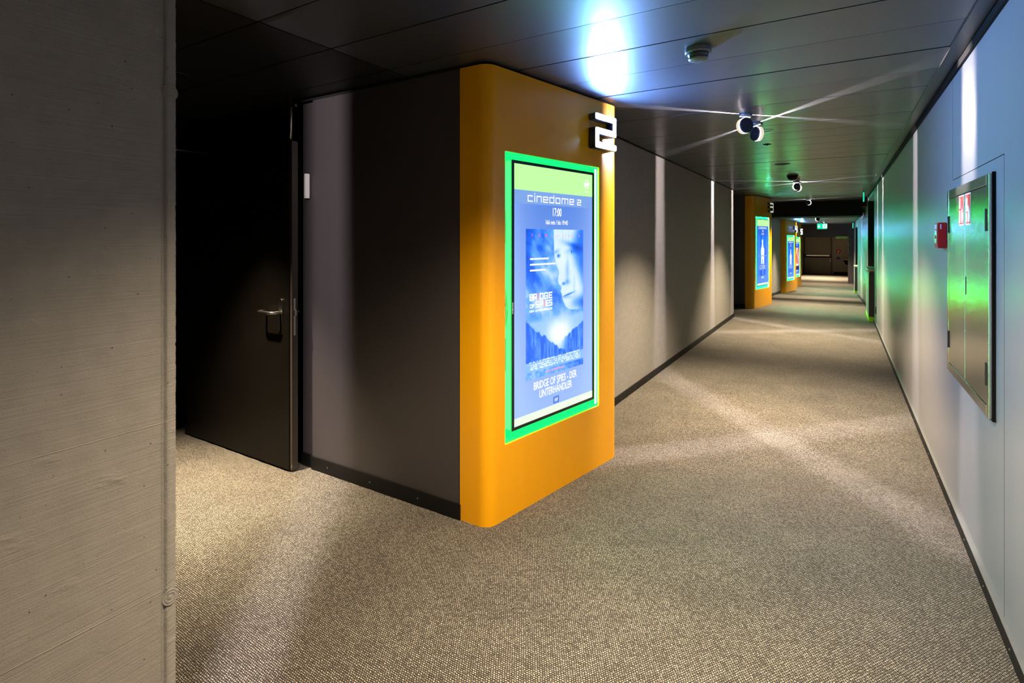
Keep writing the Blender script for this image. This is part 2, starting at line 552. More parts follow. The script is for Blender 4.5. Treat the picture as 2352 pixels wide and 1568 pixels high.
# square stroke lettering (cap height 1, width .62)
G = {
    'c': (.62, [[(1, 1), (0, 1), (0, 0), (1, 0)]]), 'i': (.0, [[(0, 0), (0, 1)], [(0, 1.40), (0, 1.46)]]),
    'n': (.62, [[(0, 0), (0, 1), (1, 1), (1, 0)]]), 'e': (.62, [[(1, 0), (0, 0), (0, 1), (1, 1), (1, .48), (0, .48)]]),
    'd': (.62, [[(1, 1.42), (1, 0), (0, 0), (0, 1), (1, 1)]]), 'o': (.62, [[(0, 0), (1, 0), (1, 1), (0, 1), (0, 0)]]),
    'm': (.95, [[(0, 0), (0, 1), (1, 1), (1, 0)], [(.5, 0), (.5, 1)]]),
    '2': (.62, [[(0, 1), (1, 1), (1, .5), (0, .5), (0, 0), (1, 0)]]), '3': (.62, [[(0, 1), (1, 1), (1, 0), (0, 0)], [(0, .5), (1, .5)]]),
    '4': (.62, [[(0, 1), (0, .45), (1, .45)], [(1, 1), (1, 0)]]), '5': (.62, [[(1, 1), (0, 1), (0, .5), (1, .5), (1, 0), (0, 0)]]),
    'B': (.62, [[(0, 0), (0, 1), (1, 1), (1, 0), (0, 0)], [(0, .5), (1, .5)]]), 'R': (.62, [[(0, 0), (0, 1), (1, 1), (1, .45), (0, .45)], [(.45, .45), (1, 0)]]),
    'I': (.0, [[(0, 0), (0, 1)]]), 'D': (.62, [[(0, 0), (1, 0), (1, 1), (0, 1), (0, 0)]]), 'G': (.62, [[(1, .8), (1, 1), (0, 1), (0, 0), (1, 0), (1, .45), (.5, .45)]]),
    'E': (.55, [[(1, 1), (0, 1), (0, 0), (1, 0)], [(0, .5), (.9, .5)]]), 'O': (.62, [[(0, 0), (1, 0), (1, 1), (0, 1), (0, 0)]]),
    'F': (.55, [[(1, 1), (0, 1), (0, 0)], [(0, .5), (.9, .5)]]), 'S': (.62, [[(1, 1), (0, 1), (0, .5), (1, .5), (1, 0), (0, 0)]]),
    'P': (.62, [[(0, 0), (0, 1), (1, 1), (1, .45), (0, .45)]]), 'U': (.62, [[(0, 1), (0, 0), (1, 0), (1, 1)]]),
    'N': (.62, [[(0, 0), (0, 1), (1, 0), (1, 1)]]), 'T': (.62, [[(0, 1), (1, 1)], [(.5, 1), (.5, 0)]]), 'H': (.62, [[(0, 0), (0, 1)], [(1, 0), (1, 1)], [(0, .5), (1, .5)]]),
    'A': (.62, [[(0, 0), (0, 1), (1, 1), (1, 0)], [(0, .45), (1, .45)]]), 'Ä': (.62, [[(0, 0), (0, .85), (1, .85), (1, 0)], [(0, .4), (1, .4)], [(.15, 1.05), (.35, 1.05)], [(.65, 1.05), (.85, 1.05)]]),
    'L': (.55, [[(0, 1), (0, 0), (1, 0)]]), 'M': (.8, [[(0, 0), (0, 1), (1, 1), (1, 0)], [(.5, .3), (.5, 1)]]), 'K': (.6, [[(0, 0), (0, 1)], [(1, 1), (0, .5), (1, 0)]]),
    'V': (.62, [[(0, 1), (.5, 0), (1, 1)]]),
}


def strokes(name, s, x0, x1, z0, h, t, m, parent, y=0.0, gap=0.30, fill=None):
    # fits the word between x0 and x1
    ws = [(.35 if ch == ' ' else G[ch][0]) for ch in s]
    tot = sum(ws) + gap * (len(s) - 1)
    k = (x1 - x0 - t) / tot
    bm = B()
    x = x0 + t / 2
    lay = 0
    for ch, wd in zip(s, ws):
        if ch != ' ':
            for path in G[ch][1]:
                for (ax, az), (bx_, bz) in zip(path, path[1:]):
                    p = Vector((x + ax * wd * k, z0 + t / 2 + az * (h - t)))
                    q = Vector((x + bx_ * wd * k, z0 + t / 2 + bz * (h - t)))
                    d = (q - p).normalized() * t / 2
                    n = Vector((-d.y, d.x))
                    lay += 1
                    flat(bm, [(p - d - n), (q + d - n), (q + d + n), (p - d + n)], y - 0.00002 * (lay % 7))
        x += (wd + gap) * k
    return obj(name, bm, m, parent)


# ------------------------------------------------------------------ pictures shown on the screens (generic stand-ins)
def value_noise(x, y, seed, oct_=5):
    rs = np.random.RandomState(seed)
    out = np.zeros_like(x)
    amp, tot, f = 1.0, 0.0, 1.0
    for _ in range(oct_):
        g = rs.rand(64, 64)
        xi, yi = x * f, y * f
        x0, y0 = np.floor(xi).astype(int), np.floor(yi).astype(int)
        fx, fy = xi - x0, yi - y0
        fx, fy = fx * fx * (3 - 2 * fx), fy * fy * (3 - 2 * fy)
        a, b_, c, d = g[y0 % 64, x0 % 64], g[y0 % 64, (x0 + 1) % 64], g[(y0 + 1) % 64, x0 % 64], g[(y0 + 1) % 64, (x0 + 1) % 64]
        out += amp * ((a * (1 - fx) + b_ * fx) * (1 - fy) + (c * (1 - fx) + d * fx) * fy)
        tot += amp
        amp *= 0.55
        f *= 2.1
    return out / tot


def sm(a, b_, x):
    t = np.clip((x - a) / (b_ - a), 0, 1)
    return t * t * (3 - 2 * t)


def ramp(v, stops):
    v = np.clip(v, 0, 1)
    out = np.zeros(v.shape + (3,))
    ks = [s_[0] for s_ in stops]
    for i in range(3):
        out[..., i] = np.interp(v, ks, [s_[1][i] for s_ in stops])
    return out


BLUE = ((0.0, lin(0, 60, 190)), (0.3, lin(20, 105, 240)), (0.55, lin(100, 170, 250)), (0.8, lin(190, 220, 252)), (1.0, lin(238, 248, 255)))


def picture(kind, nx, ny):
    X, Y = np.meshgrid(np.linspace(0, 1, nx), np.linspace(0, 1, ny))
    if kind == 'portrait':
        v = -0.16 + 1.05 * value_noise(X * 4.0 + Y * 2.2, Y * 6.0, 3) + 0.32 * (1 - Y)
        v -= 0.5 * sm(0.22, 0.0, X) * sm(0.6, 0.9, Y)
        # a generic pale face, cropped by the right edge
        ys = [0.0, .40, .425, .45, .49, .52, .545, .565, .58, .60, .615, .64, .70, .76, .80, .84, 1.0]
        xs = [1.4, 1.2, .74, .67, .625, .60, .598, .575, .595, .585, .545, .53, .55, .50, .475, .462, .455]
        edge = np.interp(Y, ys, xs)
        f = sm(-0.012, 0.012, X - edge)
        skin = 0.93 - 0.55 * sm(0.80, 1.03, X + 0.10 * np.sin(Y * 9)) - 0.10 * value_noise(X * 14, Y * 14, 5)

        def blob(cx, cy, rx, ry, a, rot=0.0):
            dx, dy = X - cx, Y - cy
            u = (dx * math.cos(rot) + dy * math.sin(rot)) / rx
            w_ = (-dx * math.sin(rot) + dy * math.cos(rot)) / ry
            return a * np.exp(-(u * u + w_ * w_))
        skin -= blob(.80, .885, .17, .022, .40, -.15) + blob(.50, .845, .05, .014, .30, .15)
        skin -= blob(.78, .845, .10, .020, .30) + blob(.54, .815, .035, .014, .45)
        skin += blob(.765, .838, .030, .010, .25)
        skin -= blob(.775, .838, .013, .008, .55) + blob(.535, .813, .010, .008, .35)
        skin -= blob(.70, .70, .035, .09, .22) + blob(.63, .615, .030, .010, .50) + blob(.70, .625, .05, .02, .25)
        skin -= blob(.72, .535, .10, .007, .60, .12) + blob(.70, .515, .08, .012, .20)
        skin -= blob(.83, .60, .02, .08, .12) + blob(.93, .47, .15, .05, .45)
        for q in range(3):
            skin -= blob(.62 + .05 * q, .95, .008, .05, .10)
        v = v * (1 - f) + skin * f
        # plain valley with light in the middle and dark slopes
        low = sm(0.42, 0.36, Y)
        glow = np.exp(-((X - .55) / .20) ** 2 - ((Y - .27) / .10) ** 2)
        v = v * (1 - low) + low * (0.55 + 0.45 * glow + 0.15 * value_noise(X * 6, Y * 6, 9))
        hl = 0.27 - 0.38 * X + 0.05 * value_noise(X * 20, Y * 2, 4)
        hr = 0.17 + 0.30 * (X - .60) + 0.05 * value_noise(X * 20, Y * 2, 8)
        tex = 0.10 + 0.5 * value_noise(X * 40, Y * 12, 2)
        sl = sm(0.0, 0.01, hl - (Y - 0.09)) * (Y > .11)
        sr = sm(0.0, 0.01, hr - (Y - 0.02)) * sm(.55, .75, X) * (Y > .11)
        v = v * (1 - np.maximum(sl, sr)) + tex * np.maximum(sl, sr)
        # small print and posts
        pr = ((Y > .055) & (Y < .115) & (X > .06) & (X < .94))
        v = np.where(pr & (value_noise(X * 70, Y * 130, 6, 1) > .45) & (np.mod(Y * 100, 1.5) < 1.0), .95, v)
        v = np.where((Y < .045) & ~pr, 0.35 + 0.4 * value_noise(X * 30, Y * 50, 7) - .25 * sm(.5, 1, X), v)
        return ramp(v, BLUE)
    if kind == 'standing':
        v = 0.20 + 0.22 * value_noise(X * 3, Y * 4, 11) + .12 * np.sin(X * 14) * .5
        c = ramp(v, BLUE)
        body = np.zeros_like(X)
        body = np.maximum(body, sm(1.0, .8, ((X - .48) / .085) ** 2 + ((Y - .86) / .065) ** 2))
        body = np.maximum(body, (np.abs(X - .48) < .07 + .5 * (.80 - Y)) * (Y < .80) * (Y > .70))
        body = np.maximum(body, (np.abs(X - .50) < .20 - .1 * np.abs(Y - .62)) * (Y <= .70) * (Y > .50))
        body = np.maximum(body, (np.abs(X - .50) < .19) * (Y <= .50) * (Y > .30) * (np.abs(X - .5) > .03 * (Y < .42)))
        body = np.where((Y < .515) & (Y > .49), 0.2, body)
        w_ = np.array(lin(235, 245, 255))
        c = c * (1 - body[..., None]) + w_ * body[..., None]
        tl = ((Y > .16) & (Y < .27) & (np.mod(Y * 30, 1) < .55) & (np.abs(X - .5) < .32))
        c = np.where(tl[..., None] & (value_noise(X * 25, Y * 40, 4, 1) > .4)[..., None], w_ * .7, c)
        dk = ((np.abs(X - .5) > .14) & (np.abs(X - .5) < .24) & (Y < .3) & ~tl)
        return np.where(dk[..., None], np.array(lin(10, 60, 220)), c)
    # warm group picture
    n = value_noise(X * 4, Y * 5, 21)
    c = ramp(n * 1.3 - .1, ((0, lin(60, 10, 60)), (.35, lin(225, 60, 70)), (.6, lin(255, 150, 130)), (.8, lin(255, 235, 190)), (1, lin(255, 255, 240))))
    dark = sm(.22, .14, Y)[..., None] + sm(.5, .1, value_noise(X * 6, Y * 3, 5))[..., None] * .35
    c = c * (1 - np.clip(dark, 0, 1)) + np.array(lin(25, 15, 70)) * np.clip(dark, 0, 1)
    tl = ((Y > .20) & (Y < .27) & (np.abs(X - .5) < .36))
    return np.where(tl[..., None], np.array(lin(250, 245, 240)), c)


def picture_mesh(name, kind, nx, ny, x0, x1, z0, z1, y, parent):
    xs = np.linspace(x0, x1, nx)
    zs = np.linspace(z0, z1, ny)
    XX, ZZ = np.meshgrid(xs, zs)
    co = np.stack([XX, np.full_like(XX, y), ZZ], -1).reshape(-1, 3)
    idx = np.arange(nx * ny).reshape(ny, nx)
    faces = np.stack([idx[:-1, :-1], idx[:-1, 1:], idx[1:, 1:], idx[1:, :-1]], -1).reshape(-1, 4)
    me = bpy.data.meshes.new(name)
    me.from_pydata(co.tolist(), [], faces.tolist())
    c = picture(kind, nx, ny).reshape(-1, 3)
    a = me.color_attributes.new('picture', 'FLOAT_COLOR', 'POINT')
    buf = np.ones((nx * ny, 4), dtype=np.float32)
    buf[:, :3] = np.clip(c, 0, 1)
    a.data.foreach_set('color', buf.ravel())
    return link(name, me, 'art', parent)


# ------------------------------------------------------------------ setting
ZC = 2.50            # ceiling height
XR = 0.55            # right wall
XL = -1.78           # left wall
Z2 = -0.38           # lower floor beyond the ramp


def floor_z(y):
    pts = ((-6, 0), (14.2, 0), (20.8, -0.38), (25, -0.45), (30, -0.50), (50, -0.50))
    for (a, za), (b_, zb) in zip(pts, pts[1:]):
        if y <= b_:
            return za + (zb - za) * (y - a) / (b_ - a)
    return -0.5


# floor: one continuous carpeted sheet that ramps down
bm = B()
ys = [-4.2, 2, 8, 14.2, 17.5, 20.8, 25, 30, 37]
rows = []
for y in ys:
    z = floor_z(y)
    rows.append([bm.verts.new((x, y, z)) for x in (-6.5, 3.0)])
for a, b_ in zip(rows, rows[1:]):
    bm.faces.new((a[0], a[1], b_[1], b_[0]))
low = [[bm.verts.new((v.co.x, v.co.y, v.co.z - 0.1)) for v in r] for r in rows]
for a, b_ in zip(low, low[1:]):
    bm.faces.new((a[0], b_[0], b_[1], a[1]))
struct('floor', bm, 'carpet')

# ceiling: individual curved metal pans
def pan(bm, x0, x1, y0, y1, z, sag, tilt):
    n = 8
    prev = None
    for i in range(n + 1):
        t = i / n
        y = y0 + (y1 - y0) * t
        zz = z - sag * 4 * t * (1 - t) + tilt * (t - .5) * (y1 - y0)
        cur = (bm.verts.new((x0, y, zz)), bm.verts.new((x1, y, zz)))
        if prev:
            bm.faces.new((prev[0], cur[0], cur[1], prev[1]))
        prev = cur
    # turned-up edges of the pan
    for yy, zz in ((y0, z - tilt * .5 * (y1 - y0)), (y1, z + tilt * .5 * (y1 - y0))):
        a = bm.verts.new((x0, yy, zz)); b2 = bm.verts.new((x1, yy, zz))
        c = bm.verts.new((x1, yy, zz + .03)); d = bm.verts.new((x0, yy, zz + .03))
        bm.faces.new((a, b2, c, d))


bm = B()
bl = B()
PJ = 0.395
k0 = math.floor((-4.2 - 2.588) / PJ)
y = 2.588 + k0 * PJ
while y < 15.75:
    pan(bm, -2.168, 0.468, y + .0045, min(y + PJ - .0045, 15.75), ZC + random.uniform(-.0012, .0012), .0011 + random.uniform(0, .0006), random.uniform(-.0035, .0035))
    if y < 3.7:
        for xa, xb in ((-3.35, -2.174), (-4.55, -3.356), (-6.4, -4.556)):
            pan(bl, xa, xb, y + .0045, y + PJ - .0045, ZC + random.uniform(-.001, .001), .0009, random.uniform(-.003, .003))
    if 10.9 < y < 13.0:
        pan(bl, -4.2, -2.174, y + .0045, y + PJ - .0045, ZC, .0009, random.uniform(-.003, .003))
    y += PJ
struct('ceiling', bm, 'ceiling', smooth=True)
struct('ceiling', bl, 'lobby_ceiling_shaded', smooth=True)
struct('trim_1', bx(-6.5, 3.0, -4.2, 16, 2.545, 2.62), 'black')                     # void above the pans
# lower ceiling beyond the step
bm = B()
y = 17.0
while y < 28.4:
    pan(bm, -2.6, 0.50, y + .0045, y + PJ - .0045, 2.20 + random.uniform(-.001, .001), .0011, random.uniform(-.003, .003))
    y += PJ
y = 28.6
while y < 35.4:
    pan(bm, -2.6, 1.6, y + .0045, y + PJ - .0045, 2.05, .0011, random.uniform(-.003, .003))
    y += PJ
struct('ceiling', bm, 'ceiling', smooth=True)
struct('trim_2', bx(-2.6, 3.0, 17.0, 36, 2.25, 2.3), 'black')
# the dark bulkhead where the ceiling steps down
bm = prism(B(), [(-2.6, 15.75), (0.49, 15.75), (0.49, 17.0), (-2.6, 17.0)], 2.115, 2.62)
struct('trim_3', bm, 'black')
# edge angle and shadow gap along the right wall
bm = B()
box(bm, 0.472, 0.532, -4.2, 15.7, 2.492, 2.506)
box(bm, 0.468, 0.472, -4.2, 15.7, 2.490, 2.520)
struct('trim_4', bm, 'trim')
struct('trim_5', bx(0.536, 0.5495, -4.2, 15.7, 2.455, 2.545), 'black')
bm = B()
box(bm, XL + .004, XL + .022, 3.74, 11.25, 2.492, 2.53)
struct('trim_6', bm, 'black')

# right wall, with two openings for the counters
def wall_r(y0, y1, z0=-.7, z1=2.62, x0=XR, x1=XR + .25):
    return bx(x0, x1, y0, y1, z0, z1)


bm = B()
box(bm, XR, XR + .25, -4.2, 11.9, -.2, 2.545)
box(bm, XR, XR + .25, 14.5, 22.55, -.7, 2.545)
box(bm, XR, XR + .25, 25.2, 28.4, -.7, 2.545)
box(bm, XR, XR + .25, 11.9, 14.5, 2.39, 2.545)
box(bm, XR, XR + .25, 22.55, 25.2, 1.97, 2.545)
struct('wall_right', bm, 'wall_paint')
bm = B()
for a, c, top, bot in ((11.85, 14.55, 2.5, -.1), (22.5, 25.25, 2.3, -.6)):
    box(bm, XR + .9, XR + .95, a, c, bot, top)
    box(bm, XR + .25, XR + .95, a - .05, a, bot, top)
    box(bm, XR + .25, XR + .95, c, c + .05, bot, top)
    box(bm, XR + .25, XR + .95, a, c, top, top + .05)
    box(bm, XR + .001, XR + .26, c - .056, c - .051, bot, top - .11 if a < 12 else 1.968)
struct('wall_right', bm, 'black')
# far right wall of the end lobby
struct('wall_right', bx(1.6, 1.7, 28.4, 36, -.7, 2.3), 'dark_paint')
# skirting right: black with pale top bead
bm = B()
for a, c in ((-4.2, 11.9), (14.5, 20.8), (20.8, 22.5), (25.25, 28.38)):
    n = max(1, int((c - a) / .8)) if a > 13 else 1
    for i in range(n):
        ya, yb = a + (c - a) * i / n, a + (c - a) * (i + 1) / n
        z = floor_z((ya + yb) / 2)
        box(bm, XR - .014, XR - .0005, ya, yb, z - .02, z + .062)
struct('baseboard_right', bm, 'skirt')
bm = B()
for a, c in ((-4.2, 11.9), (14.5, 22.5)):
    n = max(1, int((c - a) / .8)) if a > 13 else 1
    for i in range(n):
        ya, yb = a + (c - a) * i / n, a + (c - a) * (i + 1) / n
        z = floor_z((ya + yb) / 2)
        box(bm, XR - .015, XR - .0004, ya, yb, z + .0625, z + .0665)
struct('trim_7', bm, 'thin_trim')
# skirting screws
def screws(name, pts, axis):
    bm = B()
    for p in pts:
        cyl(bm, p, axis, .0035, .002, 10)
    struct(name, bm, 'thin_trim')


screws('trim_8', [(XR - .0148, -.3 + .42 * i, .03) for i in range(20)], (1, 0, 0))
# hairline cut of the wall panel around the cabinet, and panel seams
bm = B()
box(bm, XR - .0006, XR + .001, 2.783, 3.875, 1.878, 1.8815)
box(bm, XR - .0005, XR + .001, 2.783, 2.7845, .07, 1.88)
box(bm, XR - .0005, XR + .001, 3.90, 3.9012, 1.88, 2.5)
struct('trim_9', bm, 'black')

# left wall, near slab with crumbled arris
random.seed(11)
bm = B()
nz = 260
prof = [(XL, -4.2), (XL, -1.0), (XL, .30), (XL, .70), (XL, .822), (XL, .834), (XL - .005, .839), (XL - .001, .846), (XL - .003, .858), (XL - .008, .876), (XL - .040, .882), (XL - .27, .882), (XL - .27, -4.2)]
rows = []
for i in range(nz + 1):
    z = -.02 + 2.57 * i / nz
    r = []
    crumb = max(0, random.gauss(0, 1)) * .0022
    for j, (x, y) in enumerate(prof):
        if 4 <= j <= 7:
            x += random.gauss(0, .0001)
            y += random.gauss(0, .0002)
        elif j in (8, 9, 10):
            x += random.gauss(0, .0002)
            y += random.gauss(0, .0003) - crumb * .25
        r.append(bm.verts.new((x, y, z)))
    rows.append(r)
for a, b_ in zip(rows, rows[1:]):
    for j in range(len(prof) - 1):
        bm.faces.new((a[j], a[j + 1], b_[j + 1], b_[j]))
    bm.faces.new((a[-1], a[0], b_[0], b_[-1]))
near = struct('wall_left', bm, 'concrete')
for zt in (2.005, .43):
    bm = B()
    lathe(bm, [(.0, .0012), (.004, .0012), (.0055, .0), (.013, .0004), (.0145, .0018), (.016, .0004), (.021, .0003), (.0225, .0018), (.0245, -.001)], c=(XL + .0008, .855, zt), seg=36, axis=(1, 0, 0))
    tp = obj('formwork_tie_hole', bm, 'concrete', near, smooth=True)
    tp['label'] = 'round filled tie hole in the concrete edge'

# left wall between the pillars
struct('wall_left', bx(XL - .25, XL, 3.66, 11.26, -.02, 2.492), 'concrete')
bm = B()
box(bm, XL, XL + .013, 3.70, 11.26, -.01, .068)
struct('baseboard_left', bm, 'skirt')
screws('trim_10', [(XL + .0135, 4.0 + .42 * i, .034) for i in range(17)], (1, 0, 0))
# left wall beyond pillar three, falling floor
bm = B()
box(bm, XL - .25, XL, 14.1, 21.1, -.7, 2.545)
box(bm, XL - .25, XL, 22.4, 24.0, -.7, 2.545)
box(bm, XL - .25, XL, 25.3, 36, -.7, 2.545)
struct('wall_left', bm, 'concrete')
bm = B()
for i in range(9):
    ya, yb = 14.15 + i * .77, 14.15 + (i + 1) * .77
    z = floor_z((ya + yb) / 2)
    box(bm, XL, XL + .013, ya, yb, z - .03, z + .07)
struct('baseboard_left', bm, 'skirt')
bm = B()
box(bm, XL, XL + .013, 25.4, 35.4, -.52, -.42)
struct('baseboard_left', bm, 'skirt')

# cross walls of the side lobbies (left of pillars two and three)
def cross_wall(y, x0, z0, z1, depth=.12):
    bm = B()
    box(bm, x0, XL + .0, y, y + depth, z0, z1)
    struct('wall_left', bm, 'dark_paint')
    struct('baseboard_left', bx(x0, XL + .005, y - .013, y, z0, z0 + .085), 'skirt')


cross_wall(2.35, -3.02, 0, 2.49)
struct('wall_left', bx(-3.14, -3.0205, 2.362, 2.49, 0, 2.47), 'dark_paint')
struct('baseboard_left', bx(-3.14, -3.0205, 2.349, 2.361, 0, .085), 'skirt')
struct('trim_11', bx(-3.14, XL - .0, 2.340, 2.3495, 2.478, 2.49), 'trim')
screws('trim_12', [(-2.86 + .39 * i, 2.3365, .045) for i in range(3)], (0, 1, 0))
cross_wall(12.74, -4.2, 0, 2.49)
cross_wall(21.14, -2.6, -.6, 2.2)
bm = B()
box(bm, -4.30, -4.2, 10.9, 13.0, 0, 2.55)
box(bm, -4.2, XL - .25, 11.0, 11.1, 0, 2.55)
struct('wall_left', bm, 'black')
# back of the near lobby, behind and beside the open door
bm = B()
box(bm, -4.70, -4.58, .2, 4.2, 0, 2.55)
box(bm, -4.58, XL - .25, .0, .1, 0, 2.55)
box(bm, -4.58, -3.14, 3.6, 3.7, 0, 2.55)
box(bm, -3.14, -3.04, 2.49, 3.7, 0, 2.55)
struct('wall_left', bm, 'black_gloss')
struct('trim_13', bx(-4.578, -4.565, 1.7, 3.4, 2.262, 2.272), 'thin_trim')
# back wall behind the camera
struct('wall_back', bx(-6.5, 3.0, -4.3, -4.2, 0, 2.62), 'wall_paint')

# end of the corridor
struct('wall_end', bx(-2.6, -0.245, 28.40, 28.58, 1.60, 2.3), 'dark_paint')
struct('wall_end', bx(-0.2455, 3.0, 28.40, 28.58, 1.60, 2.3), 'dark_paint')
struct('trim_14', bx(0.335, 0.56, 28.30, 28.9, -.5, 2.25), 'dark_paint')            # dark pier
struct('wall_end', bx(-2.6, -0.30, 35.5, 35.6, -.6, 2.3), 'end_door')
struct('wall_end', bx(-0.298, 1.7, 35.4, 35.6, -.6, 2.3), 'end_concrete')
struct('baseboard_end', bx(-0.29, 1.6, 35.385, 35.398, -.52, -.36), 'skirt')
bm = B()
for i in range(3):
    box(bm, .345, .352, 28.292, 28.299, 1.46 - i * .29, 1.66 - i * .29)
ptx = struct('trim_15', bm, 'pale')
d3 = bpy.data.objects.new('door_2', None); COL.objects.link(d3); d3['kind'] = 'structure'
d3.location = (-1.05, 35.45, -.5)
obj('door_panel', bx(-.66, .62, 0, .045, .01, 2.10), 'end_door', d3, bevel=.003)
bm = B(); box(bm, -.72, -.665, -.01, .05, 0, 2.16); box(bm, .625, .68, -.01, .05, 0, 2.16); box(bm, -.665, .625, -.01, .05, 2.105, 2.16)
obj('door_frame', bm, 'desk', d3)
pb = obj('panic_bar', bx(-.60, .58, -.10, -.06, 1.02, 1.09), 'chrome', d3, bevel=.006)
bm = B(); box(bm, -.66, -.602, -.12, 0, .95, 1.10); box(bm, .582, .64, -.12, 0, .95, 1.10); box(bm, -.60, .58, -.09, -.055, .94, 1.018)
obj('panic_bar_bracket', bm, 'black', d3)
obj('door_handle', bx(.585, .625, -.04, -.001, .70, .92), 'white', d3, bevel=.005)

# ------------------------------------------------------------------ near lobby door
dr = bpy.data.objects.new('door_1', None); COL.objects.link(dr); dr['kind'] = 'structure'
dr.location = (0, 0, 0)
leaf = obj('door_leaf', bx(-4.41, -3.105, 2.228, 2.268, .012, 2.195), 'black_gloss', dr, bevel=.0015, seg=1)
obj('door_edge', bx(-3.1045, -3.085, 2.236, 2.280, .012, 2.195), 'desk', dr)
bm = B(); box(bm, -3.1, -3.086, 2.2355, 2.2815, .03, .05)
obj('latch', bm, 'chrome', dr)
# handle with long plate on the face
hp = B()
pts = []
for i in range(13):
    a = PI * i / 12
    pts.append((-3.19 + .021 * math.cos(a), 1.125 + .021 * math.sin(a)))
for i in range(13):
    a = PI + PI * i / 12
    pts.append((-3.19 + .021 * math.cos(a), .925 + .021 * math.sin(a)))
lo = [hp.verts.new((x, 2.2275, z)) for x, z in pts]
hi = [hp.verts.new((x, 2.2215, z)) for x, z in pts]
hp.faces.new(lo); hp.faces.new(hi[::-1])
for i in range(len(pts)):
    j = (i + 1) % len(pts)
    hp.faces.new((lo[i], lo[j], hi[j], hi[i]))
plate = obj('handle_plate', hp, 'chrome', dr, bevel=.001)
obj('door_handle', tube(B(), [(-3.19, 2.221, 1.055), (-3.19, 2.175, 1.055), (-3.197, 2.166, 1.055), (-3.21, 2.160, 1.055), (-3.33, 2.160, 1.055), (-3.342, 2.166, 1.055), (-3.345, 2.18, 1.055), (-3.345, 2.21, 1.055)], .0095, 14), 'chrome', dr, smooth=True)
# lock front on the door edge
bm = B()
box(bm, -3.0845, -3.083, 2.246, 2.262, .905, 1.15)
ed = obj('lock_faceplate', bm, 'chrome', dr, bevel=.0005)
obj('latch_bolt', bx(-3.083, -3.071, 2.248, 2.262, 1.035, 1.075), 'chrome', dr, bevel=.002)
obj('door_handle', tube(B(), [(-3.115, 2.2685, 1.055), (-3.115, 2.305, 1.055), (-3.15, 2.312, 1.055), (-3.26, 2.312, 1.055)], .0085, 12), 'chrome', dr, smooth=True)
rod = tag(obj('hold_open_rod', tube(B(), [(-3.115, 2.248, 2.195), (-3.115, 2.248, 2.498)], .009, 14), 'chrome', smooth=True), 'thin chrome rod rising from the top corner of the black door to the ceiling', 'rod')
obj('rod_clamp', bx(-3.115, -3.06, 2.240, 2.256, 2.42, 2.437), 'trim', rod)
tag(obj('wall_contact', bx(-3.072, -3.052, 2.318, 2.349, 1.82, 1.985), 'white', bevel=.002), 'narrow pale contact block on the wall behind the black door edge', 'door contact')

# ------------------------------------------------------------------ pillars with screens
E_ = Vector((.1865, .9825)).normalized()
ANG = math.atan2(E_.y, E_.x)
N_ = Vector((E_.y, -E_.x))


def arc(c, r, a0, a1, n=10):
    return [(c[0] + r * math.cos(a0 + (a1 - a0) * i / n), c[1] + r * math.sin(a0 + (a1 - a0) * i / n)) for i in range(n + 1)]


FX0, FX1, FZ0, FZ1 = .133, 1.069, .412, 2.031
DEP = .15


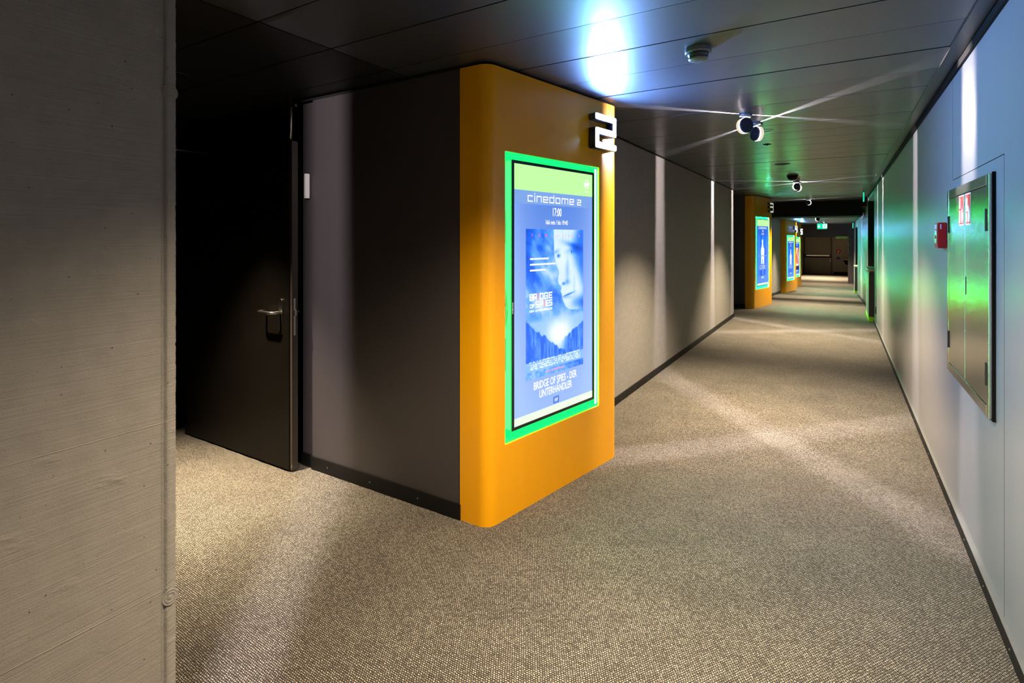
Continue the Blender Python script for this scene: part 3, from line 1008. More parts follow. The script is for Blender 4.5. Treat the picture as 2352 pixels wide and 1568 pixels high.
def make_pillar(origin, zoff, H, label, sfx='_far'):
    t = thing('display_pillar', label, 'pillar', (origin[0], origin[1], zoff), ANG, 'orange display pillars along the left wall')
    # footprint in local coordinates (x along the front, -y outwards)
    R = Matrix.Rotation(-ANG, 2)
    back0 = R @ Vector((XL + .0 - origin[0], 0.0))
    back1 = R @ Vector((XL + .0 - origin[0], 1.345 - .0))
    L = 1.355
    rl, rr = .075, .10
    # rounded corner left (between cross direction and front)
    dl = back0.normalized()
    dr_ = (back1 - Vector((L, 0))).normalized()

    def fillet(p, d0, d1, r, n=12):
        ang = math.acos(max(-1, min(1, d0.dot(d1))))
        tl = r / math.tan(ang / 2)
        a, b_ = p + d0 * tl, p + d1 * tl
        cc = p + (d0 + d1).normalized() * (r / math.sin(ang / 2))
        a0 = math.atan2(a.y - cc.y, a.x - cc.x)
        a1 = math.atan2(b_.y - cc.y, b_.x - cc.x)
        while a1 - a0 > PI: a1 -= 2 * PI
        while a1 - a0 < -PI: a1 += 2 * PI
        return [Vector((cc.x + r * math.cos(a0 + (a1 - a0) * i / n), cc.y + r * math.sin(a0 + (a1 - a0) * i / n))) for i in range(n + 1)]
    left = [back0] + fillet(Vector((0, 0)), dl, Vector((1, 0)), rl)
    right = fillet(Vector((L, 0)), Vector((-1, 0)), dr_, rr) + [back1]
    bm = B()

    def wall(pts, z0, z1):
        for p, q in zip(pts, pts[1:]):
            bm.faces.new([bm.verts.new(c) for c in ((p.x, p.y, z0), (q.x, q.y, z0), (q.x, q.y, z1), (p.x, p.y, z1))])
    wall(left, 0, H)
    wall(right, 0, H)
    bmesh.ops.remove_doubles(bm, verts=bm.verts, dist=.0002)
    for f in bm.faces:
        f.smooth = True
    xa, xb = left[-1].x, right[0].x
    for x0, x1, z0, z1 in ((xa, FX0, 0, H), (FX1, xb, 0, H), (FX0, FX1, 0, FZ0), (FX0, FX1, FZ1, H)):
        bm.faces.new([bm.verts.new(c) for c in ((x0, 0, z0), (x1, 0, z0), (x1, 0, z1), (x0, 0, z1))])
    # 3 mm lip of the opening
    for (xq, zq), (xr_, zr) in zip(((FX0, FZ0), (FX1, FZ0), (FX1, FZ1), (FX0, FZ1)), ((FX1, FZ0), (FX1, FZ1), (FX0, FZ1), (FX0, FZ0))):
        bm.faces.new([bm.verts.new(c) for c in ((xq, 0, zq), (xr_, 0, zr), (xr_, .012, zr), (xq, .012, zq))])
    # top cap
    top = [bm.verts.new((p.x, p.y, H)) for p in left + right]
    bm.faces.new(top)
    me = bpy.data.meshes.new('pillar_body')
    bmesh.ops.recalc_face_normals(bm, faces=bm.faces)
    bm.to_mesh(me); bm.free()
    o = link('pillar_body', me, 'orange', t)
    # recess liner, the green light of the tubes put in as its own glow
    bm = B()
    a, b_, c, d = FX0, FX1, FZ0, FZ1
    q = [((a, .013, c), (a, DEP, c), (a, DEP, d), (a, .013, d)), ((b_, .013, c), (b_, .013, d), (b_, DEP, d), (b_, DEP, c)),
         ((a, .013, d), (a, DEP, d), (b_, DEP, d), (b_, .013, d)), ((a, .013, c), (b_, .013, c), (b_, DEP, c), (a, DEP, c)),
         ((a, DEP, c), (b_, DEP, c), (b_, DEP, d), (a, DEP, d))]
    for f in q:
        bm.faces.new([bm.verts.new(v) for v in f])
    me = bpy.data.meshes.new('recess_liner')
    bm.to_mesh(me); bm.free()
    l = link('recess_liner', me, 'liner' + sfx, t)
    bm = B()
    e = .006
    for f in (((a - e, .0125, c - e), (a - e, DEP + e, c - e), (a - e, DEP + e, d + e), (a - e, .0125, d + e)), ((b_ + e, .0125, c - e), (b_ + e, .0125, d + e), (b_ + e, DEP + e, d + e), (b_ + e, DEP + e, c - e)),
              ((a - e, .0125, d + e), (a - e, DEP + e, d + e), (b_ + e, DEP + e, d + e), (b_ + e, .0125, d + e)), ((a - e, .0125, c - e), (b_ + e, .0125, c - e), (b_ + e, DEP + e, c - e), (a - e, DEP + e, c - e)),
              ((a - e, DEP + e, c - e), (b_ + e, DEP + e, c - e), (b_ + e, DEP + e, d + e), (a - e, DEP + e, d + e))):
        bm.faces.new([bm.verts.new(v) for v in f])
    obj('liner_light_shield', bm, 'black', t)  # unseen shell added to stop the liner's glow leaking out of the pillar
    l['label'] = 'green lining around the screen, tube light put in as glow'
    for x, yt in ((FX0 + .012, .050), (FX1 - .012, .022)):
        tb = obj('led_tube', tube(B(), [(x, yt, FZ0 + .012), (x, yt, FZ1 - .012)], .0042, 10), 'tube' + sfx, t, smooth=True)
        tb['label'] = 'bright green light tube beside the screen'
    return t


SX0, SX1, SZ0, SZ1 = .204, .985, .489, 1.972
BX0, BX1, BZ0, BZ1 = .184, 1.005, .471, 1.99


def ring(bm, cx, cz, rx, rz, t, y, mi=0, n=36, squash=0):
    for i in range(n):
        a0, a1 = 2 * PI * i / n, 2 * PI * (i + 1) / n
        flat(bm, [(cx + rx * math.cos(a0), cz + rz * math.sin(a0)), (cx + (rx - t) * math.cos(a0), cz + (rz - t) * math.sin(a0)),
                  (cx + (rx - t) * math.cos(a1), cz + (rz - t) * math.sin(a1)), (cx + rx * math.cos(a1), cz + rz * math.sin(a1))][::-1], y, mi)


def make_screen(origin, zoff, num, kind, label, near=False, bg='s_bg', lines=()):
    t = thing('poster_screen', label, 'display screen', (origin[0], origin[1], zoff), ANG, 'portrait poster screens in the orange pillars')
    obj('housing', bx(BX0 + .004, BX1 - .004, .004, .095, BZ0 + .004, BZ1 - .004), 'tv_side', t)
    bm = B()
    for x0, x1, z0, z1 in ((BX0, SX0, BZ0, BZ1), (SX1, BX1, BZ0, BZ1), (SX0, SX1, BZ0, SZ0), (SX0, SX1, SZ1, BZ1)):
        box(bm, x0, x1, -.004, .0035, z0, z1)
    obj('bezel', bm, 'bezel', t)
    if near:
        for za, zb in ((.80, .98), (1.52, 1.70)):
            bm = B()
            z = za
            while z < zb:
                box(bm, BX0 + .0025, BX0 + .0038, .045, .075, z, z + .004)
                z += .0085
            obj('vent', bm, 'black', t)
        text('maker_mark', 'SAMSUNG', 0, 0, .014, 'pale', t)
        mk = t.children[-1] if False else [c for c in COL.objects if c.parent == t and c.name.startswith('maker_mark')][0]
        mk.data.transform(Matrix.Translation((BX0 + .012, -.0045, 1.16)) @ Matrix.Rotation(-PI / 2, 4, 'Y'))
        tube_pts = [(BX0 - .006, .05 - .012 * math.sin(i * .5), 1.05 + .03 * i) for i in range(9)]
        obj('cable', tube(B(), tube_pts, .003, 8), 'tv_side', t, smooth=True)
    obj('screen_panel', rect(B(), SX0, SX1, SZ0, SZ1, .000), bg, t)
    obj('top_banner', rect(B(), SX0, SX1, 1.826, SZ1, -.0006), 's_green', t)
    obj('title_strip', rect(B(), SX0, SX1, 1.748, 1.826, -.0005), 's_head' if near else 's_blue', t)
    obj('bottom_strip', rect(B(), SX0, SX1, SZ0, .533, -.0006), 's_pale', t)
    strokes('title_lettering', 'cinedome', .322, .776, 1.762, .038, .0068, 's_white', t, -.0012)
    strokes('title_number', num, .812, .856, 1.762, .038, .0068, 's_white', t, -.0012)
    bm = B()
    ring(bm, .921, 1.905, .022, .031, .005, -.0012)
    flat(bm, [(.890, 1.889), (.895, 1.887), (.947, 1.899), (.952, 1.901), (.952, 1.921), (.947, 1.918), (.897, 1.911), (.890, 1.914)], -.0013)
    lg = obj('logo', bm, 's_white', t)
    text('logo_lettering', 'cinemas', .921, 1.853, .014, 's_white', t, -.0012)
    if kind:
        if near:
            picture_mesh('poster_picture', kind, 150, 230, .307, .879, .728, 1.604, -.0008, t)
        else:
            picture_mesh('poster_picture', kind, 60, 90, .30, .88, .70, 1.60, -.0008, t)
    for (nm, s, x, z, size, m, sx) in lines:
        text(nm, s, x, z, size, m, t, -.0014, sx)
    if near:
        bm = B()
        for x0, x1, z in ((.343, .517, 1.429), (.343, .586, 1.396), (.343, .488, 1.362)):
            rect(bm, x0, x1, z - .005, z + .005, -.0014)
        obj('poster_rule', bm, 's_white', t)
        strokes('poster_title', 'BR', .339, .405, 1.186, .040, .0085, 's_white', t, -.0014)
        strokes('poster_title', 'DGE', .430, .552, 1.186, .040, .0085, 's_white', t, -.0014)
        strokes('poster_title', 'S', .392, .425, 1.141, .039, .0085, 's_white', t, -.0014)
        strokes('poster_title', 'P', .433, .463, 1.141, .039, .0085, 's_white', t, -.0014)
        strokes('poster_title', 'ES', .488, .552, 1.141, .039, .0085, 's_white', t, -.0014)
        strokes('poster_title', 'OF', .341, .386, 1.142, .024, .0055, 's_white', t, -.0014)
        strokes('poster_title', 'DER UNTERHÄNDLER', .339, .552, 1.118, .013, .0030, 's_white', t, -.0014)
        for q in ((.411, .421, 1.186, 1.226), (.470, .480, 1.141, 1.180)):
            pk = obj('poster_title', rect(B(), *q, -.0014), 's_pink', t)
            pk['label'] = 'pink letter I of the film title'
        for i, ch in enumerate('TOM'):
            text('actor_lettering', ch, .363 + i * .065, 1.558, .022, 's_red', t, -.0014)
        for i, ch in enumerate('HANKS'):
            text('actor_lettering', ch, .605 + i * .0575, 1.558, .020, 's_pink', t, -.0014)
        obj('rating_box', rect(B(), .562, .620, .540, .582, -.0010), 's_blue', t)
    return t


NEAR_LINES = [
    ('time_lettering', '17:00', .598, 1.686, .070, 's_white', .62),
    ('duration_lettering', '166 min / bis 19:45', .598, 1.634, .038, 's_white', .78),
    ('date_lettering', 'AB 26. NOVEMBER IM KINO', .584, .744, .018, 's_pink', .85),
    ('film_lettering', 'BRIDGE OF SPIES - DER', .590, .662, .064, 's_white', .66),
    ('film_lettering', 'UNTERHÄNDLER', .590, .606, .064, 's_white', .66),
    ('rating_lettering', 'Edf', .591, .551, .030, 's_white', .8),
    ('url_lettering', 'cinedome.ch', .90, .503, .017, 's_white', 1.0),
]
FAR_LINES = [
    ('time_lettering', '17:30', .598, 1.686, .070, 's_white', .62),
    ('duration_lettering', 'Deutsch/OV', .598, 1.634, .045, 's_white', .8),
    ('film_lettering', 'SPECTRE', .590, .640, .062, 's_white', .7),
    ('rating_lettering', 'E', .591, .551, .030, 's_white', .8),
]
NUM = {
    '2': [((0, 1), (1, 1)), ((1, 1), (1, .5)), ((0, .5), (1, .5)), ((0, .5), (0, 0)), ((0, 0), (1, 0))],
    '3': [((0, 1), (1, 1)), ((1, 1), (1, 0)), ((0, .58), (1, .58)), ((.1, 0), (1, 0))],
    '4': [((0, 1), (0, .5)), ((0, .5), (1, .5)), ((1, 1), (1, 0))],
    '5': [((1, 1), (0, 1)), ((0, 1), (0, .5)), ((0, .5), (1, .5)), ((1, .5), (1, 0)), ((1, 0), (0, 0))],
}


def rslab(bm, x0, x1, z0, z1, y0, y1, r):
    pts = []
    for cx, cz, a in ((x1 - r, z1 - r, 0), (x0 + r, z1 - r, PI / 2), (x0 + r, z0 + r, PI), (x1 - r, z0 + r, 3 * PI / 2)):
        for i in range(5):
            t = a + PI / 2 * i / 4
            pts.append((cx + r * math.cos(t), cz + r * math.sin(t)))
    lo = [bm.verts.new((x, y0, z)) for x, z in pts]
    hi = [bm.verts.new((x, y1, z)) for x, z in pts]
    bm.faces.new(lo); bm.faces.new(hi[::-1])
    for i in range(len(pts)):
        j = (i + 1) % len(pts)
        bm.faces.new((lo[i], lo[j], hi[j], hi[i]))


def make_number(origin, zoff, ch, lit, label):
    t = thing('number_sign', label, 'number sign', (origin[0], origin[1], zoff), ANG, 'hall numbers on the orange pillars')
    x0, x1, z0, z1, s = .942, 1.200, 2.148, 2.378, .043
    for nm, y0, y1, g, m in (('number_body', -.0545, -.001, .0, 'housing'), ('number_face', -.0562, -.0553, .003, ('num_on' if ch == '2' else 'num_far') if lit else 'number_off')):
        bm = B()
        k = 0
        for (ax, az), (bx_, bz) in NUM[ch]:
            xa, xb = sorted((x0 + s / 2 + ax * (x1 - x0 - s), x0 + s / 2 + bx_ * (x1 - x0 - s)))
            za, zb = sorted((z0 + s / 2 + az * (z1 - z0 - s), z0 + s / 2 + bz * (z1 - z0 - s)))
            h = s / 2 - g
            e = k * .00015
            rslab(bm, xa - h, xb + h, za - h, zb + h, y0 - e, y1 - e * .0, .011)
            k += 1
        o = obj(nm, bm, m, t)
        if nm == 'number_face':
            o['label'] = 'glowing white number face' if lit else 'pale number face with weak added glow'
    return t


PIL = [((-1.593, 2.345), 0.0, 2.485), ((-1.600, 12.735), 0.0, 2.485), ((-1.610, 21.13), -.38, 2.575), ((-1.590, 24.05), -.44, 2.63)]
make_pillar(*PIL[0], 'large orange pillar with the lit number 2, nearest the viewer', '')
make_pillar(*PIL[1], 'orange pillar with the dim number 3, second along the corridor')
make_pillar(*PIL[2], 'orange pillar with the lit number 4 beyond the dark ceiling beam')
make_pillar(*PIL[3], 'orange pillar with the lit number 5, farthest of the pillars')
make_screen(PIL[0][0], 0, '2', 'portrait', 'large poster screen reading cinedome 2 with a blue portrait film poster', True, 's_bg', NEAR_LINES)
make_screen(PIL[1][0], 0, '3', 'standing', 'poster screen under the number 3 with a white figure on blue', False, 's_bg_deep', FAR_LINES)
make_screen(PIL[2][0], -.38, '4', 'standing', 'small distant poster screen under the number 4 with a white figure on blue', False, 's_bg_deep', FAR_LINES)
make_screen(PIL[3][0], -.44, '5', 'warm', 'farthest poster screen, under the number 5, with a red and cream picture', False, 's_bg_deep',
            [('time_lettering', '17:00', .598, 1.686, .070, 's_white', .62), ('film_lettering', 'HOTEL', .59, .64, .08, 's_white', .9)])
make_number(PIL[0][0], 0, '2', True, 'glowing white number 2 on the nearest orange pillar')
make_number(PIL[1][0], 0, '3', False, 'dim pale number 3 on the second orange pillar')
make_number(PIL[2][0], -.38, '4', True, 'glowing number 4 on the third orange pillar')
make_number(PIL[3][0], -.44, '5', True, 'glowing number 5 on the farthest orange pillar')


# ------------------------------------------------------------------ slit spotlights on the ceiling
def make_spot(x, y, zc, dirn, label, power=P_BEAM, gap=.0032):
    t = thing('slit_spotlight', label, 'spotlight', (x, y, zc), 0, 'disc spotlights under the ceiling')
    d = Vector((dirn[0], dirn[1], 0)).normalized()
    nrm = Vector((d.y, -d.x, 0))                       # axis of the disc
    if nrm.y > 0:
        nrm = -nrm                                     # dark cap towards the viewer's end of the corridor
    c = Vector((0, 0, -.088))
    R = .058
    m_ = obj('ceiling_mount', lathe(B(), [(0, -.001), (.046, -.001), (.049, -.004), (.049, -.018), (.045, -.022), (0, -.022)], seg=32), 'mount', t, smooth=False, bevel=0)
    off = nrm * -.0165
    obj('arm', tube(B(), [Vector((0, 0, -.020)) + off * 1.2, Vector((0, 0, -.040)) + off * 1.2], .012, 12), 'mount', t, smooth=True)
    # front cap, axis = nrm
    f0 = c + nrm * gap
    cap = obj('front_cap', lathe(B(), [(0, 0), (R - .003, 0), (R, .003), (R, .014), (R - .003, .017), (.004, .017), (.003, .0185), (0, .0185)], c=f0, axis=nrm, seg=48), 'housing', t)
    r0 = c - nrm * gap
    ln = obj('lens_ring', lathe(B(), [(R - .004, 0), (R + .002, .0), (R + .002, -.026), (R - .004, -.026)], c=r0, axis=nrm, seg=48), 'lens', t, smooth=False)
    ln['label'] = 'pale glowing lens ring'
    bk = obj('rear_cap', lathe(B(), [(0, 0), (R - .0045, 0), (R - .0045, -.027), (R - .010, -.030), (0, -.030)], c=r0, axis=nrm, seg=48), 'housing', t)
    ld = bpy.data.lights.new('slit_lamp', 'POINT')
    ld.energy = power
    ld.shadow_soft_size = .0012
    ld.color = (1.0, .87, .90)
    lo = bpy.data.objects.new('slit_lamp', ld)
    COL.objects.link(lo)
    lo.parent = t
    lo.location = c
    return t


DA, DB_ = (2.2, -2.55), (1.834, 1.975)
make_spot(-.613, 4.405, ZC, DB_, 'nearest disc spotlight, its dark face with a pale rim on the left')
make_spot(-.585, 4.800, ZC, DA, 'smaller disc spotlight hanging just behind the nearest one, pale rim on the right')
make_spot(-.610, 10.06, ZC, (2.16, 1.57), 'disc spotlight under the black ceiling dome halfway down the corridor')
make_spot(-.610, 10.36, ZC, (2.16, -1.36), 'disc spotlight hidden right behind the one under the black dome')
make_spot(-.640, 14.75, ZC, (2.1, -.8), 'disc spotlight just in front of the dark ceiling beam')
make_spot(-.545, 17.90, 2.20, (1.9, 1.5), 'tiny disc spotlight just beyond the dark ceiling beam')
make_spot(-.545, 23.90, 2.20, (1.9, -1.2), 'farthest tiny disc spotlight in front of the green exit sign')
# one more pair above the viewer whose light crosses the near floor
make_spot(-.60, -.28, ZC, DA, 'disc spotlight above the viewer', P_BEAM * 2.0, .0022)


# ------------------------------------------------------------------ recessed downlights
def make_down(x, y, zc, power, label, lit=True, size=100, blend=.75):
    t = thing('downlight', label, 'ceiling light', (x, y, zc), 0, 'recessed round downlights')
    obj('trim_ring', lathe(B(), [(.058, -.0035), (.074, -.0035), (.0745, -.001), (.074, .004), (.058, .004), (.058, -.0035)], seg=40), 'trim', t)
    obj('reflector', lathe(B(), [(.058, .0), (.052, .018), (.038, .036)], seg=40), 'reflector', t, smooth=True)
    if lit:
        obj('lens', lathe(B(), [(0, .030), (.038, .034)], seg=24), 'down_lens', t)
        ld = bpy.data.lights.new('downlight_lamp', 'SPOT')
        ld.energy = power
        ld.color = (1.0, .80, .55)
        ld.spot_size = math.radians(size)
        ld.spot_blend = blend
        ld.shadow_soft_size = .035
        lo = bpy.data.objects.new('downlight_lamp', ld)
        COL.objects.link(lo)
        lo.parent = t
        lo.location = (0, 0, -.006)
    return t


make_down(-.45, 1.55, ZC, P_DOWN_NEAR, 'recessed downlight above the viewer', size=126, blend=1.0)
make_down(-.60, -3.6, ZC, P_DOWN * 1.3, 'recessed downlight behind the viewer')
make_down(-.567, 5.17, ZC, P_DOWN, 'bright recessed downlight just behind the nearest pair of disc spotlights')
make_down(-.60, 9.62, ZC, P_DOWN, 'recessed downlight beside the black ceiling dome')
make_down(-.62, 14.10, ZC, P_DOWN, 'recessed downlight just ahead of the dark beam')
make_down(-.60, 18.9, 2.20, P_DOWN, 'recessed downlight beyond the dark beam')
make_down(-.60, 23.0, 2.20, P_DOWN * 1.1, 'recessed downlight beside the exit sign')
make_down(-.65, 27.0, 2.20, P_DOWN * .9, 'added downlight before the end bulkhead, brightening the far end')  # extra lamp added to lift the dark far end
make_down(-.70, 31.5, 2.05, P_DOWN * 2.7, 'recessed downlight in front of the end door')
make_down(-3.29, 1.62, ZC, 1700, 'small warm downlight in the dark side lobby', size=62, blend=1.0)


# things on the ceiling
t = thing('smoke_detector', 'round grey smoke detector on the metal ceiling near the number 2', 'smoke detector', (-.602, 2.755, ZC))
obj('base', lathe(B(), [(0, 0), (.062, 0), (.064, -.003), (.064, -.022), (.060, -.028), (0, -.028)], seg=48), 'smoke', t, bevel=0)
obj('cage', lathe(B(), [(.050, -.028), (.050, -.034), (.043, -.046), (.043, -.050), (0, -.050)], seg=48), 'housing', t)
for i in range(8):
    a = 2 * PI * i / 8
    obj('rib', cyl(B(), (.044 * math.cos(a), .044 * math.sin(a), -.042), (0, 0, 1), .004, .014, 8), 'smoke', t)
obj('cover', lathe(B(), [(.046, -.050), (.048, -.053), (.044, -.060), (.030, -.066), (0, -.068)], seg=48), 'smoke', t, smooth=True)

t = thing('ceiling_disc', 'small flat dark disc flush in the ceiling, just past the bright downlight', 'sprinkler cover', (-.622, 5.93, ZC))
obj('plate', lathe(B(), [(0, -.004), (.036, -.004), (.040, -.001), (.040, .003)], seg=36), 'black', t)
obj('nozzle', lathe(B(), [(0, -.013), (.008, -.012), (.010, -.004)], seg=16), 'black', t)
t = thing('ceiling_speaker', 'wide flat black round speaker flush in the ceiling before the black dome', 'ceiling speaker', (-.62, 7.59, ZC))
obj('grille', lathe(B(), [(0, -.006), (.085, -.006), (.095, -.002), (.095, .003)], seg=40), 'black', t)
obj('rim', lathe(B(), [(.095, -.004), (.104, -.003), (.104, .003)], seg=40), 'trim', t)
t = thing('ceiling_dome', 'black domed fixture on the ceiling in front of a disc spotlight', 'camera dome', (-.605, 9.06, ZC))
obj('dome', lathe(B(), [(.070, 0), (.072, -.02), (.062, -.050), (.040, -.070), (0, -.076)], seg=36), 'black', t, smooth=True)
obj('collar', lathe(B(), [(.069, .002), (.080, 0), (.080, -.012), (.071, -.014)], seg=36), 'housing', t)

# ------------------------------------------------------------------ fire cabinet on the right wall
t = thing('fire_cabinet', 'tall satin steel double-door cabinet set in the right wall', 'cabinet', (XR, 3.42, .80), -PI / 2, None)
# local: x runs along world -Y.. use mapping x = 3.42 - Y ; -y local = towards corridor (-X)
W, HH = 1.0, 1.02
bm = B()
fr = .045
for x0, x1, z0, z1 in ((-W / 2, -W / 2 + fr, 0, HH), (W / 2 - fr, W / 2, 0, HH), (-W / 2 + fr, W / 2 - fr, 0, fr), (-W / 2 + fr, W / 2 - fr, HH - fr, HH)):
    box(bm, x0, x1, -.022, -.0005, z0, z1)
obj('frame', bm, 'cabinet', t, bevel=.0015, seg=1)
bm = B()
for x0, x1, z0, z1 in ((-W / 2 + .002, W / 2 + .012, -.008, .0), (W / 2 + .0005, W / 2 + .007, -.008, HH + .006)):
    box(bm, x0, x1, -.012, -.0005, z0, z1)
obj('edge_gap', bm, 'black', t)
half = (W - 2 * fr) / 2
bd = obj('recess_back', bx(-W / 2 + fr, W / 2 - fr, -.006, -.001, fr, HH - fr), 'black', t)
for i, (x0, x1) in enumerate(((-half + .003, -.0025), (.0025, half - .003))):
    dd = obj('door', bx(x0, x1, -.0205, -.007, fr + .003, HH - fr - .004), 'cabinet', t, bevel=.001, seg=1)
    dd['label'] = 'steel cabinet door with a red fire sign'
    hx = x0 - .004 if i == 0 else x1 + .004
    for zz in (.13, .78):
        obj('hinge', bx(hx - .005, hx + .005, -.0265, -.0205, zz, zz + .095), 'trim', dd, bevel=.001, seg=1)
    # stickers
    sx0 = -.165 if i == 0 else .03
    st = B()
    sw = .125 if i == 0 else .115
    if i == 1:
        sx0 = .022
    else:
        sx0 = -.150
    rect(st, sx0, sx0 + sw, .815, .968, -.0212, 0)
    so = obj('fire_sign', st, 'white', dd)
    obj('sign_field', rect(B(), sx0 + .006, sx0 + sw - .006, .821, .962, -.0216), 'sign_red', dd)
    pb_ = B()
    fx = sx0 + sw * .58
    fl = [(0, 0), (.022, -.002), (.038, .012), (.042, .034), (.034, .058), (.030, .046), (.026, .078), (.018, .055), (.010, .092), (.004, .060), (-.004, .070), (-.006, .04), (-.008, .012)]
    flat(pb_, [(fx + a * .95, .828 + b_) for a, b_ in fl], -.0220)
    if i == 0:
        flat(pb_, [(sx0 + .016, .828), (sx0 + .044, .828), (sx0 + .044, .892), (sx0 + .016, .892)], -.0220)
        flat(pb_, [(sx0 + .014, .902), (sx0 + .046, .902), (sx0 + .046, .925), (sx0 + .038, .938), (sx0 + .044, .950), (sx0 + .024, .956), (sx0 + .020, .938), (sx0 + .014, .930)], -.0220)
    else:
        flat(pb_, [(sx0 + .010, .880), (sx0 + .048, .880), (sx0 + .048, .952), (sx0 + .044, .952), (sx0 + .044, .944), (sx0 + .015, .944), (sx0 + .015, .952), (sx0 + .010, .952)], -.0220)
        flat(pb_, [(sx0 + .012, .828), (sx0 + .024, .828), (sx0 + .026, .876), (sx0 + .012, .870)], -.0220)
        flat(pb_, [(sx0 + .034, .828), (sx0 + .046, .828), (sx0 + .046, .876), (sx0 + .034, .870)], -.0220)
        flat(pb_, [(sx0 + .052, .880), (sx0 + .066, .884), (sx0 + .066, .908), (sx0 + .052, .906)], -.0220)
    obj('sign_pictogram', pb_, 'white', dd)
    if i == 1:
        obj('door_slot', bx(.018, .026, -.0216, -.0206, .475, .56), 'black', dd)
# red manual call point left of the cabinet
t = thing('fire_alarm_box', 'small red fire alarm box on the wall left of the steel cabinet', 'fire alarm', (XR, 4.14, 1.49), -PI / 2)
obj('case', bx(-.060, .064, -.045, -.001, 0, .155), 'red', t, bevel=.004)
obj('glass', bx(-.040, .040, -.048, -.0455, .028, .108), 'glass_white', t, bevel=.002)
obj('button', lathe(B(), [(0, -.004), (.012, -.003), (.013, 0)], c=(0, -.048, .068), axis=(0, 1, 0), seg=24), 'red', t)
obj('label_plate', bx(-.044, .044, -.0475, -.0455, .116, .145), 'white', t, bevel=.001)
bm = B(); box(bm, .0642, .0648, -.034, -.028, .115, .145)
obj('side_mark', bm, 'pale', t)

# ------------------------------------------------------------------ counters in the right-hand openings
def make_counter(y0, y1, z, label):
    t = thing('service_counter', label, 'counter', (XR, (y0 + y1) / 2, z))
    hl = (y1 - y0) / 2
    obj('carcass', bx(-.082, .35, -hl, hl, .09, .90), 'desk', t, bevel=.003)
    fr_ = obj('front_panel', bx(-.0845, -.0825, -hl + .01, hl - .01, .09, .90), 'wall_paint', t)
    fr_['label'] = 'paler front panel facing the corridor'
    obj('shadow_joint', bx(-.0825, .3, -hl - .001, -hl - .0002, .885, .893), 'black', t)
    obj('worktop', bx(-.095, .36, -hl - .008, hl, .935, .975), 'wood', t, bevel=.003)
    obj('worktop_support', bx(-.075, .34, -hl + .005, hl, .90, .934), 'desk', t)
    kk = obj('plinth', bx(-.086, .34, -hl - .004, hl, .003, .089), 'green_kick', t)
    kk['label'] = 'bright lime green plinth'
    return t


make_counter(11.92, 13.1, 0, 'dark counter with pale top and lime plinth in the nearer right-hand opening')
make_counter(22.6, 23.7, -.42, 'distant dark counter with lime plinth in the farther right-hand opening')
tag(obj('wall_socket', bx(XR - .008, XR - .0005, 11.3, 11.42, .22, .34), 'black', bevel=.002), 'small black socket low on the wall beside the nearer counter', 'socket')
bm = prism(B(), [(XR - .13, 15.2), (XR - .005, 14.9), (XR - .005, 15.5)], 2.30, 2.43)
sp_ = tag(obj('wall_speaker', bm, 'black', bevel=.004), 'small black wedge-shaped speaker high on the right wall near the dark beam', 'speaker')

# shadow panels right of the opening (dark jambs)
# ------------------------------------------------------------------ lit hanging signs
def exit_sign(x, y, z, rotz, label, w=.36, h=.18, drop=.1, grp='green emergency exit signs'):
    t = thing('exit_sign', label, 'exit sign', (x, y, z), rotz, grp)
    obj('sign_panel', bx(-w / 2, w / 2, -.010, .010, 0, h), 'exit_green', t, bevel=.002)
    bm = B()
    for yy in (-.0115, .0115):
        sgn = -1 if yy < 0 else 1
        # arrow pointing down
        flat(bm, [(-.09 * 1 - .014, h * .82), (-.09 + .014, h * .82), (-.09 + .014, h * .5), (-.09 + .045, h * .5), (-.09, h * .16), (-.09 - .045, h * .5), (-.09 - .014, h * .5)], yy)
        # doorway with running figure
        flat(bm, [(.02, h * .14), (.15, h * .14), (.15, h * .86), (.02, h * .86)], yy)
    obj('sign_symbol', bm, 'exit_white', t)
    bm = B()
    for yy in (-.0122, .0122):
        flat(bm, [(.085, h * .78), (.10, h * .78), (.10, h * .70), (.085, h * .70)], yy)
        flat(bm, [(.06, h * .62), (.10, h * .66), (.125, h * .55), (.12, h * .51), (.10, h * .58), (.095, h * .42), (.125, h * .30), (.115, h * .18), (.108, h * .18), (.11, h * .29), (.08, h * .38), (.06, h * .2), (.045, h * .2), (.07, h * .42), (.078, h * .56)], yy)
    obj('running_figure', bm, 'exit_green', t)
    obj('sign_bracket', bx(-w / 2, w / 2, -.012, .012, h + .001, h + .012), 'trim', t)
    if drop:
        bm = B()
        for xx in (-w / 2 + .04, w / 2 - .04):
            cyl(bm, (xx, 0, h + .012 + drop / 2), (0, 0, 1), .003, drop - .001, 8)
        obj('hanger', bm, 'trim', t)
    return t


exit_sign(-.505, 21.0, 1.865, 0, 'lit green exit sign with down arrow hanging across the corridor', .29, .19, .10)
exit_sign(.395, 12.2, 2.26, PI / 2 - .032, 'lit green exit sign seen edge-on near the right wall before the beam', .40, .155, .055)
exit_sign(.440, 24.0, 1.93, PI / 2, 'farther lit exit sign seen edge-on beside the right wall', .40, .20, .055)

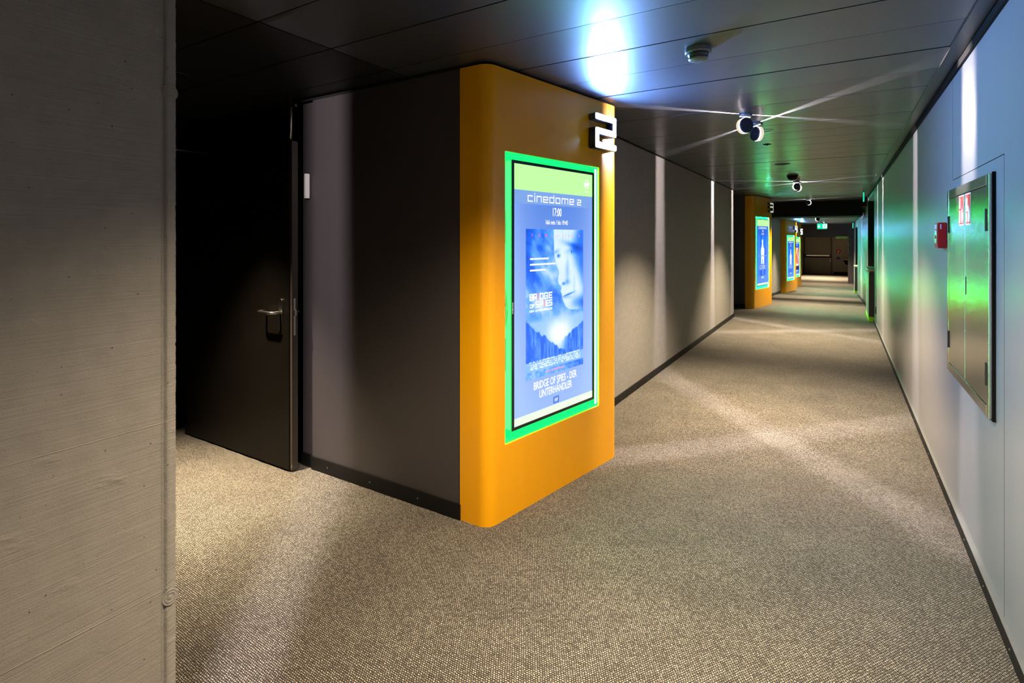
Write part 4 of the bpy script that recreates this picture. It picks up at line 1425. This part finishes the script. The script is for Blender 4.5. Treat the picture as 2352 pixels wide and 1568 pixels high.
# lime sign with arrows under the bulkhead, alarms and shelf on the end wall
t = thing('direction_sign', 'lime green hanging sign with two white arrows below the end bulkhead', 'sign', (.085, 28.33, 1.52))
obj('sign_board', bx(-.24, .235, 0, .03, 0, .125), 'lime', t, bevel=.003)
bm = B()
for x in (.06, .16):
    flat(bm, [(x, .02), (x + .03, .02), (x + .065, .062), (x + .03, .105), (x, .105), (x + .035, .062)], -.001)
obj('arrow', bm, 'pale', t)
bm = B(); rect(bm, -.21, -.02, .045, .065, -.001); rect(bm, -.21, -.06, .02, .035, -.001)
obj('lettering', bm, 'pale', t)
obj('sign_edge', bx(-.24, .235, .002, .028, -.012, -.001), 'black', t)
t = thing('alarm_call_point', 'small red alarm box on the end wall right of the door', 'fire alarm', (-.05, 35.398, .70))
obj('case', bx(-.10, .10, -.06, -.001, 0, .20), 'red', t, bevel=.006)
obj('symbol', flat(B(), [(-.05, .05), (.05, .05), (.05, .11), (.02, .16), (-.02, .16), (-.05, .11)], -.062), 'white', t)
t = thing('blue_button_plate', 'small blue square plate below the red alarm box on the end wall', 'button plate', (-.05, 35.398, .33))
obj('plate', bx(-.085, .085, -.03, -.001, 0, .17), 'blue', t, bevel=.004)
obj('button', cyl(B(), (0, -.036, .085), (0, 1, 0), .035, .01, 20), 'black', t)
t = thing('wall_basin', 'small black wall unit with a pale top at the far right end', 'wall unit', (.36, 35.398, .05))
obj('top', bx(-.20, .20, -.30, -.001, .28, .33), 'wood', t, bevel=.005)
bm = B()
lo = [bm.verts.new(p) for p in ((-.18, -.26, .275), (.18, -.26, .275), (.18, -.002, .275), (-.18, -.002, .275))]
hi = [bm.verts.new(p) for p in ((-.06, -.10, .02), (.12, -.10, .02), (.12, -.002, .02), (-.06, -.002, .02))]
bm.faces.new(lo); bm.faces.new(hi)
for i in range(4):
    bm.faces.new((lo[i], lo[(i + 1) % 4], hi[(i + 1) % 4], hi[i]))
obj('body', bm, 'black', t)
obj('label_plate', bx(-.04, .06, -.303, -.3005, .285, .325), 'yellow', t)
